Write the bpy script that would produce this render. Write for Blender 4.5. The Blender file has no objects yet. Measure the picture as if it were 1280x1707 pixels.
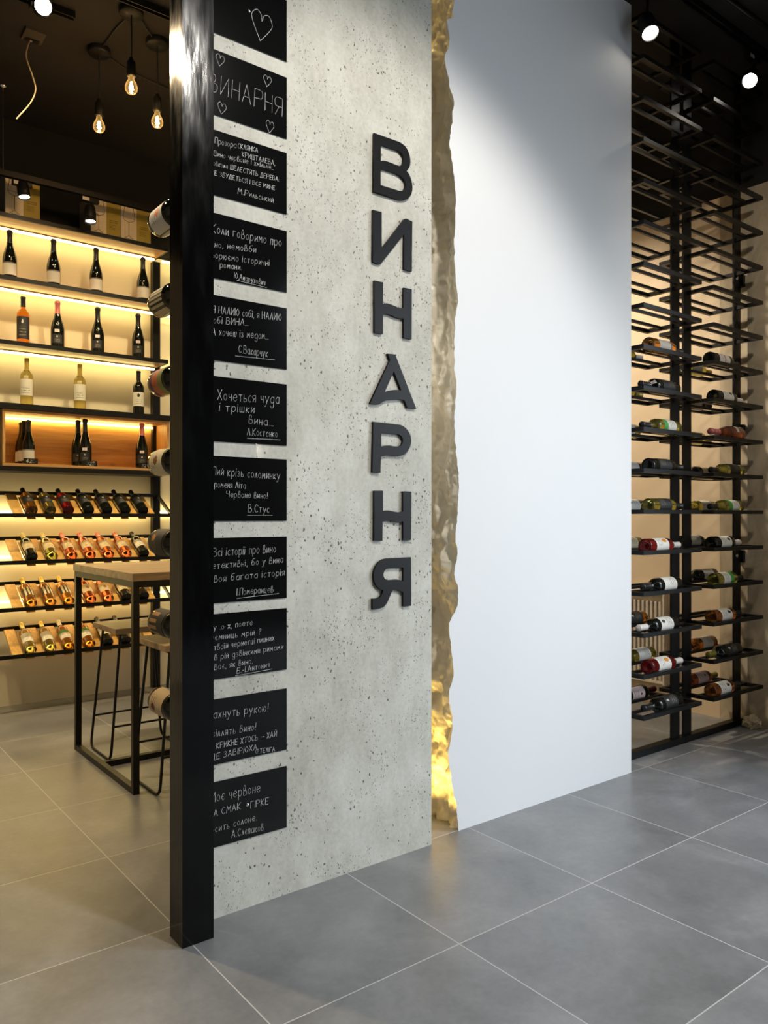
import bpy, bmesh, math, random
from mathutils import Vector, Matrix, noise
random.seed(7)
SC = bpy.context.scene
COL = SC.collection
PI = math.pi

# ------------------------------------------------------------------ helpers
def set_props(o, label=None, cat=None, group=None, kind=None):
    if label: o['label'] = label
    if cat: o['category'] = cat
    if group: o['group'] = group
    if kind: o['kind'] = kind
    return o

class MB:
    """collects shapes and links them as ONE mesh object"""
    def __init__(s): s.v = []; s.f = []; s.sm = []; s.mi = []
    def add(s, vs, fs, smooth=False, mi=0):
        b = len(s.v); s.v += [tuple(p) for p in vs]
        for f in fs: s.f.append(tuple(b + i for i in f)); s.sm.append(smooth); s.mi.append(mi)
    def box(s, x0, x1, y0, y1, z0, z1, mi=0):
        s.add([(x0,y0,z0),(x1,y0,z0),(x1,y1,z0),(x0,y1,z0),(x0,y0,z1),(x1,y0,z1),(x1,y1,z1),(x0,y1,z1)],
              [(0,3,2,1),(4,5,6,7),(0,1,5,4),(1,2,6,5),(2,3,7,6),(3,0,4,7)], mi=mi)
    def bar(s, a, b, w, h, up=(0,0,1)):
        a = Vector(a); b = Vector(b); d = (b-a).normalized(); up = Vector(up)
        sd = d.cross(up).normalized(); u2 = sd.cross(d).normalized()
        vs = []
        for p in (a, b):
            for i, j in ((-1,-1),(1,-1),(1,1),(-1,1)): vs.append(p + sd*(i*w/2) + u2*(j*h/2))
        s.add(vs, [(0,1,2,3),(7,6,5,4),(0,4,5,1),(1,5,6,2),(2,6,7,3),(3,7,4,0)])
    def tube(s, pts, r, n=8, smooth=True):
        pts = [Vector(p) for p in pts]; m = len(pts); vs = []; fs = []
        t0 = (pts[1]-pts[0]).normalized()
        ref = Vector((0,0,1)) if abs(t0.z) < .9 else Vector((1,0,0))
        nrm = t0.cross(ref).normalized()
        for i, p in enumerate(pts):
            t = (pts[min(i+1,m-1)] - pts[max(i-1,0)]).normalized()
            nrm = (nrm - t*nrm.dot(t)).normalized(); bn = t.cross(nrm)
            for k in range(n):
                a = 2*PI*k/n; vs.append(p + nrm*(r*math.cos(a)) + bn*(r*math.sin(a)))
        for i in range(m-1):
            for k in range(n):
                fs.append((i*n+k, i*n+(k+1)%n, (i+1)*n+(k+1)%n, (i+1)*n+k))
        s.add(vs, fs, smooth)
        s.add(vs[:n], [tuple(range(n-1,-1,-1))]); s.add(vs[-n:], [tuple(range(n))])
    def lathe(s, prof, n=28, a0=0, a1=2*PI, smooth=True, M=None):
        """profile of (r, z) turned round Z"""
        full = abs(a1-a0-2*PI) < 1e-6; na = n if full else n+1
        vs = []; fs = []
        for r, z in prof:
            for k in range(na):
                a = a0 + (a1-a0)*k/n
                p = Vector((max(r,1e-5)*math.cos(a), max(r,1e-5)*math.sin(a), z))
                vs.append(M @ p if M else p)
        for i in range(len(prof)-1):
            for k in range(n):
                k2 = (k+1) % na if full else k+1
                fs.append((i*na+k, i*na+k2, (i+1)*na+k2, (i+1)*na+k))
        s.add(vs, fs, smooth)
    def mesh(s, name, mats):
        me = bpy.data.meshes.new(name); me.from_pydata(s.v, [], s.f)
        for m in (mats if isinstance(mats, (list, tuple)) else [mats]): me.materials.append(m)
        me.polygons.foreach_set('use_smooth', s.sm)
        me.polygons.foreach_set('material_index', s.mi)
        me.update(); return me
    def build(s, name, mats, parent=None, bevel=0):
        o = bpy.data.objects.new(name, s.mesh(name, mats)); COL.objects.link(o)
        if parent: o.parent = parent
        if bevel:
            b = o.modifiers.new('bevel', 'BEVEL'); b.width = bevel; b.segments = 2; b.limit_method = 'ANGLE'
        return o

def empty(name, loc=(0,0,0), label=None, cat=None, group=None):
    o = bpy.data.objects.new(name, None); COL.objects.link(o); o.location = loc; o.empty_display_size = .05
    return set_props(o, label, cat, group)

def copy_tree(o, parent=None):
    c = o.copy(); COL.objects.link(c)
    if parent: c.parent = parent
    for ch in list(o.children): copy_tree(ch, c)
    return c

def smooth_path(pts, per=6):
    P = [Vector(p) for p in pts]; P = [2*P[0]-P[1]] + P + [2*P[-1]-P[-2]]; out = []
    for i in range(1, len(P)-2):
        for k in range(per):
            t = k/per; a, b, c, d = P[i-1], P[i], P[i+1], P[i+2]
            out.append(.5*((2*b) + (c-a)*t + (2*a-5*b+4*c-d)*t*t + (3*b-a-3*c+d)*t*t*t))
    out.append(P[-2]); return out

def round_path(pts, r, n=5):
    """polyline with rounded corners"""
    P = [Vector(p) for p in pts]; out = [P[0]]
    for i in range(1, len(P)-1):
        a = (P[i-1]-P[i]); b = (P[i+1]-P[i]); q = min(r, a.length*.49, b.length*.49)
        p0 = P[i]+a.normalized()*q; p1 = P[i]+b.normalized()*q
        for k in range(n+1):
            t = k/n; out.append(p0*(1-t)**2 + P[i]*2*t*(1-t) + p1*t*t)
    out.append(P[-1]); return out

# ------------------------------------------------------------------ materials
class NT:
    def __init__(s, name):
        s.m = bpy.data.materials.new(name); s.m.use_nodes = True; s.t = s.m.node_tree; s.n = s.t.nodes
        s.b = s.n['Principled BSDF']; s.out = s.n['Material Output']
    def new(s, k, **kw):
        x = s.n.new(k)
        for a, b in kw.items(): setattr(x, a, b)
        return x
    def put(s, sock, v):
        if isinstance(v, bpy.types.NodeSocket): s.t.links.new(v, sock)
        elif v is not None:
            if isinstance(v, (tuple, list)) and len(v) == 3 and len(sock.default_value) == 4: v = (*v, 1)
            sock.default_value = v
    def M(s, op, a, b=None, clamp=False):
        x = s.new('ShaderNodeMath', operation=op, use_clamp=clamp); s.put(x.inputs[0], a); s.put(x.inputs[1], b); return x.outputs[0]
    def coord(s, k='Object'): return s.new('ShaderNodeTexCoord').outputs[k]
    def mapping(s, vec, scale=(1,1,1), rot=(0,0,0), loc=(0,0,0)):
        x = s.new('ShaderNodeMapping'); s.put(x.inputs[0], vec); x.inputs['Scale'].default_value = scale
        x.inputs['Rotation'].default_value = rot; x.inputs['Location'].default_value = loc; return x.outputs[0]
    def noise(s, vec, scale=5, detail=4, rough=.55, dist=0):
        x = s.new('ShaderNodeTexNoise'); s.put(x.inputs['Vector'], vec); x.inputs['Scale'].default_value = scale
        x.inputs['Detail'].default_value = detail; x.inputs['Roughness'].default_value = rough; x.inputs['Distortion'].default_value = dist
        return x.outputs['Fac']
    def voronoi(s, vec, scale=5, feature='F1', out='Distance', rnd=1):
        x = s.new('ShaderNodeTexVoronoi', feature=feature); s.put(x.inputs['Vector'], vec); x.inputs['Scale'].default_value = scale
        x.inputs['Randomness'].default_value = rnd; return x.outputs[out]
    def ramp(s, fac, stops, interp='LINEAR'):
        x = s.new('ShaderNodeValToRGB'); s.put(x.inputs[0], fac); e = x.color_ramp.elements; x.color_ramp.interpolation = interp
        while len(e) < len(stops): e.new(.5)
        for el, (p, c) in zip(e, stops):
            el.position = p; el.color = (*c, 1) if len(c) == 3 else c
        return x.outputs[0]
    def mix(s, f, a, b, mode='MIX'):
        x = s.new('ShaderNodeMix', data_type='RGBA', blend_type=mode); s.put(x.inputs[0], f); s.put(x.inputs[6], a); s.put(x.inputs[7], b); return x.outputs[2]
    def sep(s, vec):
        x = s.new('ShaderNodeSeparateXYZ'); s.put(x.inputs[0], vec); return x.outputs
    def bump(s, h, strength=.2, dist=.01):
        x = s.new('ShaderNodeBump'); s.put(x.inputs['Height'], h); x.inputs['Strength'].default_value = strength; x.inputs['Distance'].default_value = dist
        s.put(s.b.inputs['Normal'], x.outputs[0]); return x.outputs[0]
    def set(s, **kw):
        for k, v in kw.items(): s.put(s.b.inputs[k.replace('_', ' ')], v)
        return s

def g3(v): return (v, v, v)
def srgb(r, g, b):
    f = lambda c: (c/255/12.92) if c/255 <= .04045 else ((c/255+.055)/1.055)**2.4
    return (f(r), f(g), f(b))

def plain(name, col, rough=.5, metal=0, var=.15, scale=30, coat=0, bumps=0, spec=.5):
    t = NT(name); n = t.noise(t.coord(), scale, 3)
    c = t.mix(n, tuple(x*(1-var) for x in col), tuple(min(1, x*(1+var)) for x in col))
    t.set(Base_Color=c, Roughness=rough, Metallic=metal, Specular_IOR_Level=spec)
    if coat: t.set(Coat_Weight=coat, Coat_Roughness=.05)
    if bumps: t.bump(n, bumps, .002)
    return t.m

def emit(name, col, strength):
    t = NT(name); t.set(Base_Color=(0,0,0), Emission_Color=col, Emission_Strength=strength); return t.m

M = {}
M['steel'] = plain('black_powder_coat', g3(.004), .42, 0, .3, 60, spec=.3)
M['satin'] = plain('black_satin_plastic', g3(.005), .5, spec=.3)
M['cable'] = plain('black_cable', g3(.01), .6)
M['letter'] = plain('charcoal_letter_face', srgb(26,25,25), .4, 0, .1, spec=.16)
M['board'] = plain('black_acrylic_board', g3(.004), .1, 0, .3, 8)
M['chalk'] = plain('white_chalk_ink', srgb(205,205,202), .8, 0, .15, 300)
M['screw'] = plain('bright_screw', g3(.75), .25, 1)
M['white_plastic'] = plain('white_adapter_plastic', srgb(205,200,190), .5)
M['rad'] = plain('radiator_enamel', srgb(215,205,190), .35)
M['alu'] = plain('grey_aluminium', g3(.35), .45, .6)
M['wire'] = plain('pale_wire', srgb(200,175,135), .5)
M['blackceil'] = plain('black_ceiling_paint', (.010,.008,.0065), .9)
M['blackwall'] = plain('black_wall_paint', (.006,.0055,.005), .9)

def glossy_post():
    t = NT('glossy_black_post'); n = t.noise(t.mapping(t.coord(), (9,9,2.2)), 3, 3)
    t.set(Base_Color=g3(.002), Roughness=t.ramp(n, [(.3,g3(.08)),(.7,g3(.18))]), Specular_IOR_Level=.4)
    t.bump(n, .15, .004); return t.m
M['post'] = glossy_post()

def floor_mat():
    t = NT('grey_porcelain_tiles'); x, y, z = t.sep(t.coord())
    TX, TY, GX, GY = .6045, .5945, 1.5471, 1.6405
    def edge(c, g, p):
        u = t.M('FRACT', t.M('DIVIDE', t.M('SUBTRACT', c, g), p))
        return t.M('MULTIPLY', t.M('MINIMUM', u, t.M('SUBTRACT', 1, u)), p), t.M('FLOOR', t.M('DIVIDE', t.M('SUBTRACT', c, g), p))
    ex, ix = edge(x, GX, TX); ey, iy = edge(y, GY, TY)
    d = t.M('MINIMUM', ex, ey)
    grout = t.M('LESS_THAN', d, .0017)
    # every tile has its own cloudy print
    cv = t.new('ShaderNodeCombineXYZ'); t.put(cv.inputs[0], t.M('MULTIPLY', ix, 3.7)); t.put(cv.inputs[1], t.M('MULTIPLY', iy, 5.3)); t.put(cv.inputs[2], t.M('ADD', t.M('MULTIPLY', ix, 1.3), t.M('MULTIPLY', iy, 2.1)))
    va = t.new('ShaderNodeVectorMath', operation='ADD'); t.put(va.inputs[0], t.coord()); t.put(va.inputs[1], cv.outputs[0])
    n1 = t.noise(va.outputs[0], 3.2, 6, .6, .4); n2 = t.noise(va.outputs[0], 45, 4, .6)
    nn = t.M('ADD', t.M('MULTIPLY', n1, .8), t.M('MULTIPLY', n2, .2))
    c = t.ramp(nn, [(.32, (.145,.147,.15)), (.5, (.2,.202,.205)), (.66, (.26,.26,.262))])
    c = t.mix(grout, c, (.5,.49,.47))
    t.set(Base_Color=c, Roughness=t.mix(grout, t.ramp(n1, [(.3,g3(.3)),(.7,g3(.42))]), g3(.8)))
    t.bump(t.M('SUBTRACT', t.M('MULTIPLY', n2, .15), t.M('MULTIPLY', grout, 1.0)), .12, .002)
    return t.m
M['floor'] = floor_mat()

def concrete_mat():
    t = NT('cast_concrete_with_pits'); co = t.coord()
    n1 = t.noise(co, 2.3, 6, .6, .5); n2 = t.noise(t.mapping(co, (1,1,.45)), 14, 6, .7); n3 = t.noise(co, 70, 3, .6)
    base = t.M('ADD', t.M('ADD', t.M('MULTIPLY', n1, .45), t.M('MULTIPLY', n2, .35)), t.M('MULTIPLY', n3, .2))
    c = t.ramp(base, [(.33, srgb(168,165,152)), (.5, srgb(200,197,185)), (.66, srgb(220,218,207))])
    wob = t.new('ShaderNodeVectorMath', operation='ADD'); t.put(wob.inputs[0], t.mapping(co, (1,1,.7)))
    nz = t.new('ShaderNodeTexNoise'); nz.inputs['Scale'].default_value = 60; t.put(nz.inputs['Vector'], co)
    sc = t.new('ShaderNodeVectorMath', operation='SCALE'); t.put(sc.inputs[0], nz.outputs['Color']); sc.inputs['Scale'].default_value = .012
    t.put(wob.inputs[1], sc.outputs[0])
    def pits(scale, rad, dens, seed):
        v = t.new('ShaderNodeTexVoronoi'); t.put(v.inputs['Vector'], t.mapping(wob.outputs[0], loc=(seed, seed, seed))); v.inputs['Scale'].default_value = scale
        r = t.new('ShaderNodeSeparateColor'); t.put(r.inputs[0], v.outputs['Color'])
        keep = t.M('MULTIPLY', t.M('LESS_THAN', r.outputs[0], dens), t.M('ADD', r.outputs[1], .35))
        cl = t.noise(t.mapping(co, loc=(seed*2, 0, 0)), 5.5, 2)      # pits come in clusters
        rr = t.M('MULTIPLY', t.M('MULTIPLY', keep, rad), t.M('MULTIPLY', t.M('GREATER_THAN', cl, .48), t.M('MULTIPLY', cl, 2.0)))
        x = t.M('SUBTRACT', 1, t.M('DIVIDE', v.outputs['Distance'], t.M('MAXIMUM', rr, .0001)), True)
        return t.M('MULTIPLY', x, 2.5, True)
    p = t.M('MAXIMUM', t.M('MAXIMUM', pits(26, .085, .2, 0), pits(75, .2, .3, 3.3)), t.M('MULTIPLY', pits(170, .3, .36, 7.1), .7))
    c = t.mix(t.M('MULTIPLY', p, .85), c, srgb(58,54,48))
    t.set(Base_Color=c, Roughness=.78)
    t.bump(t.M('SUBTRACT', t.M('ADD', t.M('MULTIPLY', n3, .15), t.M('MULTIPLY', n2, .3)), p), .45, .004)
    return t.m
M['concrete'] = concrete_mat()

def plaster(name, a, b, scale=2.2, rough=.75, bumps=.1, stretch=(1,1,.6)):
    t = NT(name); co = t.coord(); n = t.noise(t.mapping(co, stretch), scale, 7, .62, .8); f = t.noise(co, 60, 3)
    t.set(Base_Color=t.mix(n, a, b), Roughness=rough); t.bump(t.M('ADD', n, t.M('MULTIPLY', f, .2)), bumps, .004); return t.m
M['white'] = plaster('white_painted_plaster', srgb(232,232,232), srgb(238,238,238), 1.2, .6, .03)
M['torn'] = plaster('torn_cream_plaster', srgb(226,217,198), srgb(240,233,216), 7, .33, 1.0)
M['cream'] = plaster('cream_wall_paint', srgb(230,218,194), srgb(236,226,204), 1.5, .8, .05)
def beige():
    t = NT('beige_microcement'); co = t.coord(); x, y, z = t.sep(co)
    n = t.noise(t.mapping(co, (1,1,.5)), 5, 7, .62, 1.2); f = t.noise(co, 50, 3)
    smooth = t.mix(n, srgb(218,196,166), srgb(224,204,174)); rougher = t.mix(t.ramp(n, [(.35,g3(0)),(.65,g3(1))]), srgb(160,145,122), srgb(206,190,164))
    # painted part beyond the rack, raw trowelled part towards the room
    t.set(Base_Color=t.mix(t.M('LESS_THAN', y, 2.50), smooth, rougher), Roughness=.7); t.bump(t.M('ADD', n, t.M('MULTIPLY', f, .2)), .12, .004); return t.m
M['beige'] = beige()

def wood(name, dark, mid, light, axis='x', scale=1.0, rough=.5):
    t = NT(name); st = {'x': (1.2,14,14), 'y': (14,1.2,14), 'z': (14,14,1.2)}[axis]
    v = t.mapping(t.coord(), tuple(k*scale for k in st)); n = t.noise(v, 1.6, 6, .6, .9); g = t.noise(t.mapping(v, (1,5,5)), 4, 3)
    knots = t.voronoi(t.mapping(t.coord(), (2.2,5,5)), 1.3)
    k = t.ramp(knots, [(.03,g3(1)),(.1,g3(0))])
    f = t.M('ADD', t.M('MULTIPLY', n, .75), t.M('MULTIPLY', g, .25))
    c = t.mix(t.M('MULTIPLY', k, .5), t.ramp(f, [(.34,dark),(.5,mid),(.66,light)]), tuple(d*.5 for d in dark))
    t.set(Base_Color=c, Roughness=rough); t.bump(f, .08, .002); return t.m
M['oak'] = wood('warm_oak_board', srgb(158,112,62), srgb(190,144,88), srgb(208,166,110))
M['oakz'] = wood('warm_oak_upright', srgb(158,112,62), srgb(190,144,88), srgb(208,166,110), 'z')
M['plank'] = wood('pale_oak_plank', srgb(190,140,68), srgb(216,168,92), srgb(230,190,120), 'y', 1.0, .45)
M['table'] = wood('grey_oak_tabletop', srgb(128,106,80), srgb(158,134,102), srgb(178,154,122), 'x', 1.0, .45)

M['led'] = emit('led_strip_glow', (1.0,.78,.31), 17); M['led_box'] = emit('box_led_glow', (1.0,.70,.20), 30); M['led_row'] = emit('row_led_glow', (1.0,.79,.32), 16)
M['lens'] = emit('spot_lens_glow', (1.0,.93,.82), 30)
M['filament'] = emit('filament_glow', (1.0,.62,.22), 90)

def bulbglass():
    t = NT('amber_bulb_glass'); tr = t.new('ShaderNodeBsdfTransparent'); tr.inputs[0].default_value = (1,.93,.75,1)
    gl = t.new('ShaderNodeBsdfGlossy'); gl.inputs['Roughness'].default_value = .03
    em = t.new('ShaderNodeEmission'); em.inputs[0].default_value = (1,.55,.15,1); em.inputs[1].default_value = 1.3
    fr = t.new('ShaderNodeLayerWeight'); fr.inputs[0].default_value = .35
    a = t.new('ShaderNodeMixShader'); t.put(a.inputs[0], fr.outputs['Facing']); t.put(a.inputs[1], tr.outputs[0]); t.put(a.inputs[2], em.outputs[0])
    b = t.new('ShaderNodeMixShader'); b.inputs[0].default_value = .06; t.put(b.inputs[1], a.outputs[0]); t.put(b.inputs[2], gl.outputs[0])
    t.put(t.out.inputs[0], b.outputs[0]); return t.m
M['bulb'] = bulbglass()

def glass(name, col, trans=.9, rough=.03):
    t = NT(name); t.set(Base_Color=col, Roughness=rough, Transmission_Weight=trans, IOR=1.38)
    t.n['Principled BSDF'].inputs['Specular IOR Level'].default_value = .6; return t.m
G = {'dark': glass('dark_wine_glass', (.006,.007,.005), 0, .06), 'green': glass('olive_wine_glass', (.42,.40,.07), .9),
     'white': glass('pale_gold_wine_glass', (.80,.66,.20), .92), 'orange': glass('orange_wine_glass', (.95,.32,.04), .9), 'rose': glass('rose_wine_glass', (.85,.20,.08), .9),
     'red': glass('ruby_wine_glass', (.34,.018,.018), .8), 'amber': glass('amber_wine_glass', (.72,.30,.05), .88),
     'brown': glass('brown_amber_wine_glass', (.46,.16,.035), .85), 'copper': glass('copper_rose_glass', (.32,.085,.03), .75)}

def label_mat(name, base, ink=None, lines=True, emblem=None, band=None, ecol=None, stripes=None):
    """base paper, printed lines of small marks, a round emblem (x,z,r), bands [(z0,z1,colour)] and vertical stripes"""
    t = NT(name); x, y, z = t.sep(t.coord('Generated')); c = base
    gn = t.noise(t.mapping(t.coord('Generated'), (1,1,1)), 9, 2)
    col = t.mix(gn, tuple(k*.96 for k in base), base)
    ink = ink or g3(.03)
    for z0, z1, bc in (band or []):
        col = t.mix(t.M('MULTIPLY', t.M('GREATER_THAN', z, z0), t.M('LESS_THAN', z, z1)), col, bc)
    if stripes:
        s = t.M('GREATER_THAN', t.M('SINE', t.M('MULTIPLY', x, stripes)), .1)
        col = t.mix(s, col, ink)
    if lines:
        row = t.M('GREATER_THAN', t.M('SINE', t.M('MULTIPLY', z, 46)), .25)
        wd = t.M('GREATER_THAN', t.noise(t.mapping(t.coord('Generated'), (26,1,7)), 1.6, 1), .5)
        ins = t.M('MULTIPLY', t.M('LESS_THAN', t.M('ABSOLUTE', t.M('SUBTRACT', x, .5)), .3), t.M('LESS_THAN', t.M('ABSOLUTE', t.M('SUBTRACT', z, .34)), .22))
        col = t.mix(t.M('MULTIPLY', t.M('MULTIPLY', row, wd), t.M('MULTIPLY', ins, .8)), col, ink)
    if emblem:
        ex, ez, er = emblem
        d = t.M('SQRT', t.M('ADD', t.M('POWER', t.M('SUBTRACT', x, ex), 2), t.M('POWER', t.M('SUBTRACT', z, ez), 2)))
        d = t.M('ADD', d, t.M('MULTIPLY', t.M('SUBTRACT', gn, .5), .18))
        col = t.mix(t.M('LESS_THAN', d, er), col, ecol or ink)
    t.set(Base_Color=col, Roughness=.6); return t.m
W = srgb(232,228,218)
LB = {'plain': label_mat('white_label', W), 'crest': label_mat('white_label_with_dark_crest', W, emblem=(.5,.76,.13)),
      'black': label_mat('black_label', g3(.012), srgb(150,140,115), emblem=(.5,.78,.08), ecol=srgb(190,185,170)),
      'blackgold': label_mat('charcoal_label', g3(.008), srgb(140,120,75)),
      'green': label_mat('white_label_with_green_band', W, band=[(.68,1,srgb(70,160,70))]),
      'red': label_mat('white_label_with_red_stripe', W, band=[(.5,.58,srgb(180,40,60))]),
      'fun': label_mat('white_label_with_blue_orange_marks', W, srgb(30,35,60), emblem=(.42,.7,.17), ecol=srgb(214,140,40)),
      'pink': label_mat('pale_pink_label', srgb(225,200,195), emblem=(.5,.7,.08)),
      'cream': label_mat('cream_label', srgb(226,208,170)),
      'grey': label_mat('pale_grey_label', srgb(205,198,188), lines=False, band=[(.9,1,srgb(120,115,110))]),
      'slash': label_mat('cream_label_with_dark_slashes', srgb(228,212,175), srgb(40,34,24), lines=False, stripes=22),
      'orange': label_mat('pale_grey_label_with_orange_emblem', srgb(206,202,196), emblem=(.5,.62,.15), ecol=srgb(222,110,40)),
      'barcode': label_mat('beige_label_with_black_stripes', srgb(196,178,134), g3(.01), lines=False, stripes=44),
      'patch': label_mat('orange_label_with_green_and_purple', srgb(196,96,44), srgb(60,30,20), band=[(.62,1,srgb(120,120,50)),(0,.2,srgb(84,40,70))]),
      'type': label_mat('cream_label_with_brown_capitals', srgb(222,208,170), srgb(120,70,25), emblem=(.5,.5,.16), ecol=srgb(130,80,30)),
      'slice': label_mat('charcoal_label_with_tan_mark', g3(.018), srgb(150,105,50), emblem=(.35,.3,.12), ecol=srgb(190,130,60)),
      'tan': label_mat('tan_label_with_black_waves', srgb(172,126,70), g3(.012), lines=False, stripes=26, band=[(.55,1,g3(.012))]),
      'kraft': label_mat('kraft_label_with_red_seal', srgb(196,170,130), srgb(70,50,30), emblem=(.62,.3,.14), ecol=srgb(110,20,25))}
F = {'black': plain('black_foil', g3(.012), .35), 'white': plain('white_foil', srgb(228,220,214), .4), 'pink': plain('pink_foil', srgb(222,130,130), .3, .3),
     'gold': plain('gold_foil', srgb(206,176,92), .3, .4), 'cork': plain('pale_yellow_foil', srgb(228,214,140), .4), 'wine': plain('dark_red_foil', srgb(70,18,18), .35),
     'copper': plain('copper_foil', srgb(190,110,60), .35, .3), 'olive': plain('olive_foil', srgb(120,112,40), .4)}

# ------------------------------------------------------------------ camera
CAM_H = 1.2257; THX = 0.910387                       # eye height; angle of the X axis right of the view
cam = bpy.data.objects.new('camera', bpy.data.cameras.new('camera')); COL.objects.link(cam)
cam.location = (0, 0, CAM_H)
cam.rotation_euler = (PI/2, 0, THX - PI/2)           # looks along (cos THX, sin THX, 0)
cam.data.sensor_fit = 'VERTICAL'; cam.data.sensor_height = 36
cam.data.lens = 36*1308.33/1707
cam.data.shift_y = (858.96-853.5)/1707
cam.data.clip_start = .05
SC.camera = cam

# ------------------------------------------------------------------ the room
CZ = 3.77
def struct(name, m, fn, kind='structure'):
    b = MB(); fn(b); return set_props(b.build(name, m), kind=kind)
struct('floor', M['floor'], lambda b: b.box(-2.6, 4.62, -3.2, 5.6, -.06, 0))
struct('ceiling', M['blackceil'], lambda b: b.box(-2.6, 4.62, -3.2, 5.6, CZ, CZ+.08))
def back(b):
    b.box(-2.6, 4.62, 5.47, 5.6, 0, 3.075); b.box(-2.6, 4.62, 5.47, 5.6, 3.075, CZ, 1)
struct('wall_back', [M['cream'], M['blackwall']], back)
WY0, WY1, WZ0, WZ1 = -2.9, 1.15, .12, 2.85            # shop window in the right wall, beside the viewer
def right(b):
    b.box(4.51, 4.62, WY1, 5.47, 0, 3.145); b.box(4.51, 4.62, WY1, 5.47, 3.145, CZ, 1)
    b.box(4.51, 4.62, -3.2, WY0, 0, 3.145); b.box(4.51, 4.62, -3.2, WY1, 3.145, CZ, 1)
    b.box(4.51, 4.62, WY0, WY1, WZ1, 3.145); b.box(4.51, 4.62, WY0, WY1, 0, WZ0)
struct('wall_right', [M['beige'], M['blackwall']], right)
def win(b):
    for y in (WY0+.03, -1.55, -.2, WY1-.03): b.box(4.53, 4.60, y-.03, y+.03, WZ0, WZ1)
    b.box(4.53, 4.60, WY0+.06, WY1-.06, WZ0, WZ0+.06); b.box(4.53, 4.60, WY0+.06, WY1-.06, WZ1-.06, WZ1)
struct('window_1', M['steel'], win)
struct('wall_left', M['cream'], lambda b: b.box(-2.6, -2.5, -3.2, 5.47, 0, CZ))
struct('wall_concrete', M['concrete'], lambda b: b.box(1.006, 1.931, 2.198, 2.32, 0, CZ))
struct('niche_light_stop', M['torn'], lambda b: [b.box(1.25, 2.15, 2.66, 2.75, 0, CZ), b.box(1.15, 1.2495, 2.321, 2.75, 0, CZ)])  # added panels, unseen, that hold the lamp light inside the niche
struct('wall_front', M['blackwall'], lambda b: b.box(-2.6, 4.62, -3.3, -3.2, 0, CZ))

# white wall whose end has been broken open
EDGE = [(2073,3217),(2068,3148),(2038,3129),(2053,3061),(2027,2970),(2050,2885),(2075,2823),(2063,2739),(2050,2654),(2063,2604),(2075,2538),(2084,2459),(2081,2349),(2075,2267),(2079,2200),(2085,2134),(2095,2066),(2079,1954),(2076,1826),(2088,1712),(2076,1594),(2085,1479),(2101,1363),(2095,1247),(2082,1130),(2094,1086),(2076,998),(2097,939),(2095,881),(2048,804),(2063,691),(2073,618),(2048,527),(2066,436),(2062,370),(2044,315),(2063,187),(2087,103),(2098,5)]
def edge_x(z):
    p = [(zz/1000, xx/1000) for xx, zz in EDGE]
    if z >= p[0][0]: return p[0][1] + .012*noise.noise((0, 0, z*7))
    for (z1, x1), (z0, x0) in zip(p, p[1:]):
        if z >= z0:
            t = (z-z0)/max(z1-z0, 1e-6); t = t*t*(3-2*t); return x0 + (x1-x0)*t + .006*noise.fractal((3, 0, z*26), 1, 2, 4)
    return p[-1][1]
WT = 3.657
def white_wall():
    b = MB(); nz, ny = 620, 48; Y0, Y1 = 2.23, 2.66
    ys = [Y0 + (Y1-Y0)*(k/ny)**1.35 for k in range(ny+1)]
    vs = []
    for i in range(nz+1):
        z = WT*i/nz; ex = edge_x(z)
        for k, y in enumerate(ys):
            d = (y-Y0); s = min(1, d/.07); s = s*s*(3-2*s)
            deep = 2.10 + .045*noise.fractal((0, y*6, z*2.2), 1, 2, 5)
            rid = 1-abs(noise.noise((9, y*15 + z*2, z*6 - y*5)))*2.4; rid2 = 1-abs(noise.noise((1, y*40 - z*6, z*17 + y*20)))*2.4
            crease = (.026*max(rid, -.4) + .010*max(rid2, -.5) + .006*noise.fractal((2, y*60, z*50), .8, 2, 3))*min(1, d/.025)
            step = .014 if d > .095 else 0
            vs.append((ex*(1-s) + deep*s + crease*.8 + step, y + .010*noise.noise((5, z*19, y*25))*min(1, d/.02), z))
    fs = [(i*(ny+1)+k, i*(ny+1)+k+1, (i+1)*(ny+1)+k+1, (i+1)*(ny+1)+k) for i in range(nz) for k in range(ny)]
    b.add(vs, fs, True, 1)
    fv = []; ff = []
    for i in range(nz+1):
        z = WT*i/nz; fv += [(edge_x(z), Y0, z), (3.2225, Y0, z)]
    ff = [(2*i, 2*i+2, 2*i+3, 2*i+1) for i in range(nz)]
    b.add(fv, [f[::-1] for f in ff])
    X1 = 3.2225
    b.add([(X1,Y0,0),(X1,Y0,WT),(X1,Y1+.09,WT),(X1,Y1+.09,0)], [(3,2,1,0)])
    b.add([(2.1,Y1+.09,0),(2.1,Y1+.09,WT),(X1,Y1+.09,WT),(X1,Y1+.09,0)], [(0,1,2,3)])
    b.add([(2.08,Y0,WT),(X1,Y0,WT),(X1,Y1+.09,WT),(2.1,Y1+.09,WT)], [(0,1,2,3)])
    return set_props(b.build('wall_white', [M['white'], M['torn']]), kind='structure')
white_wall()

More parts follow.
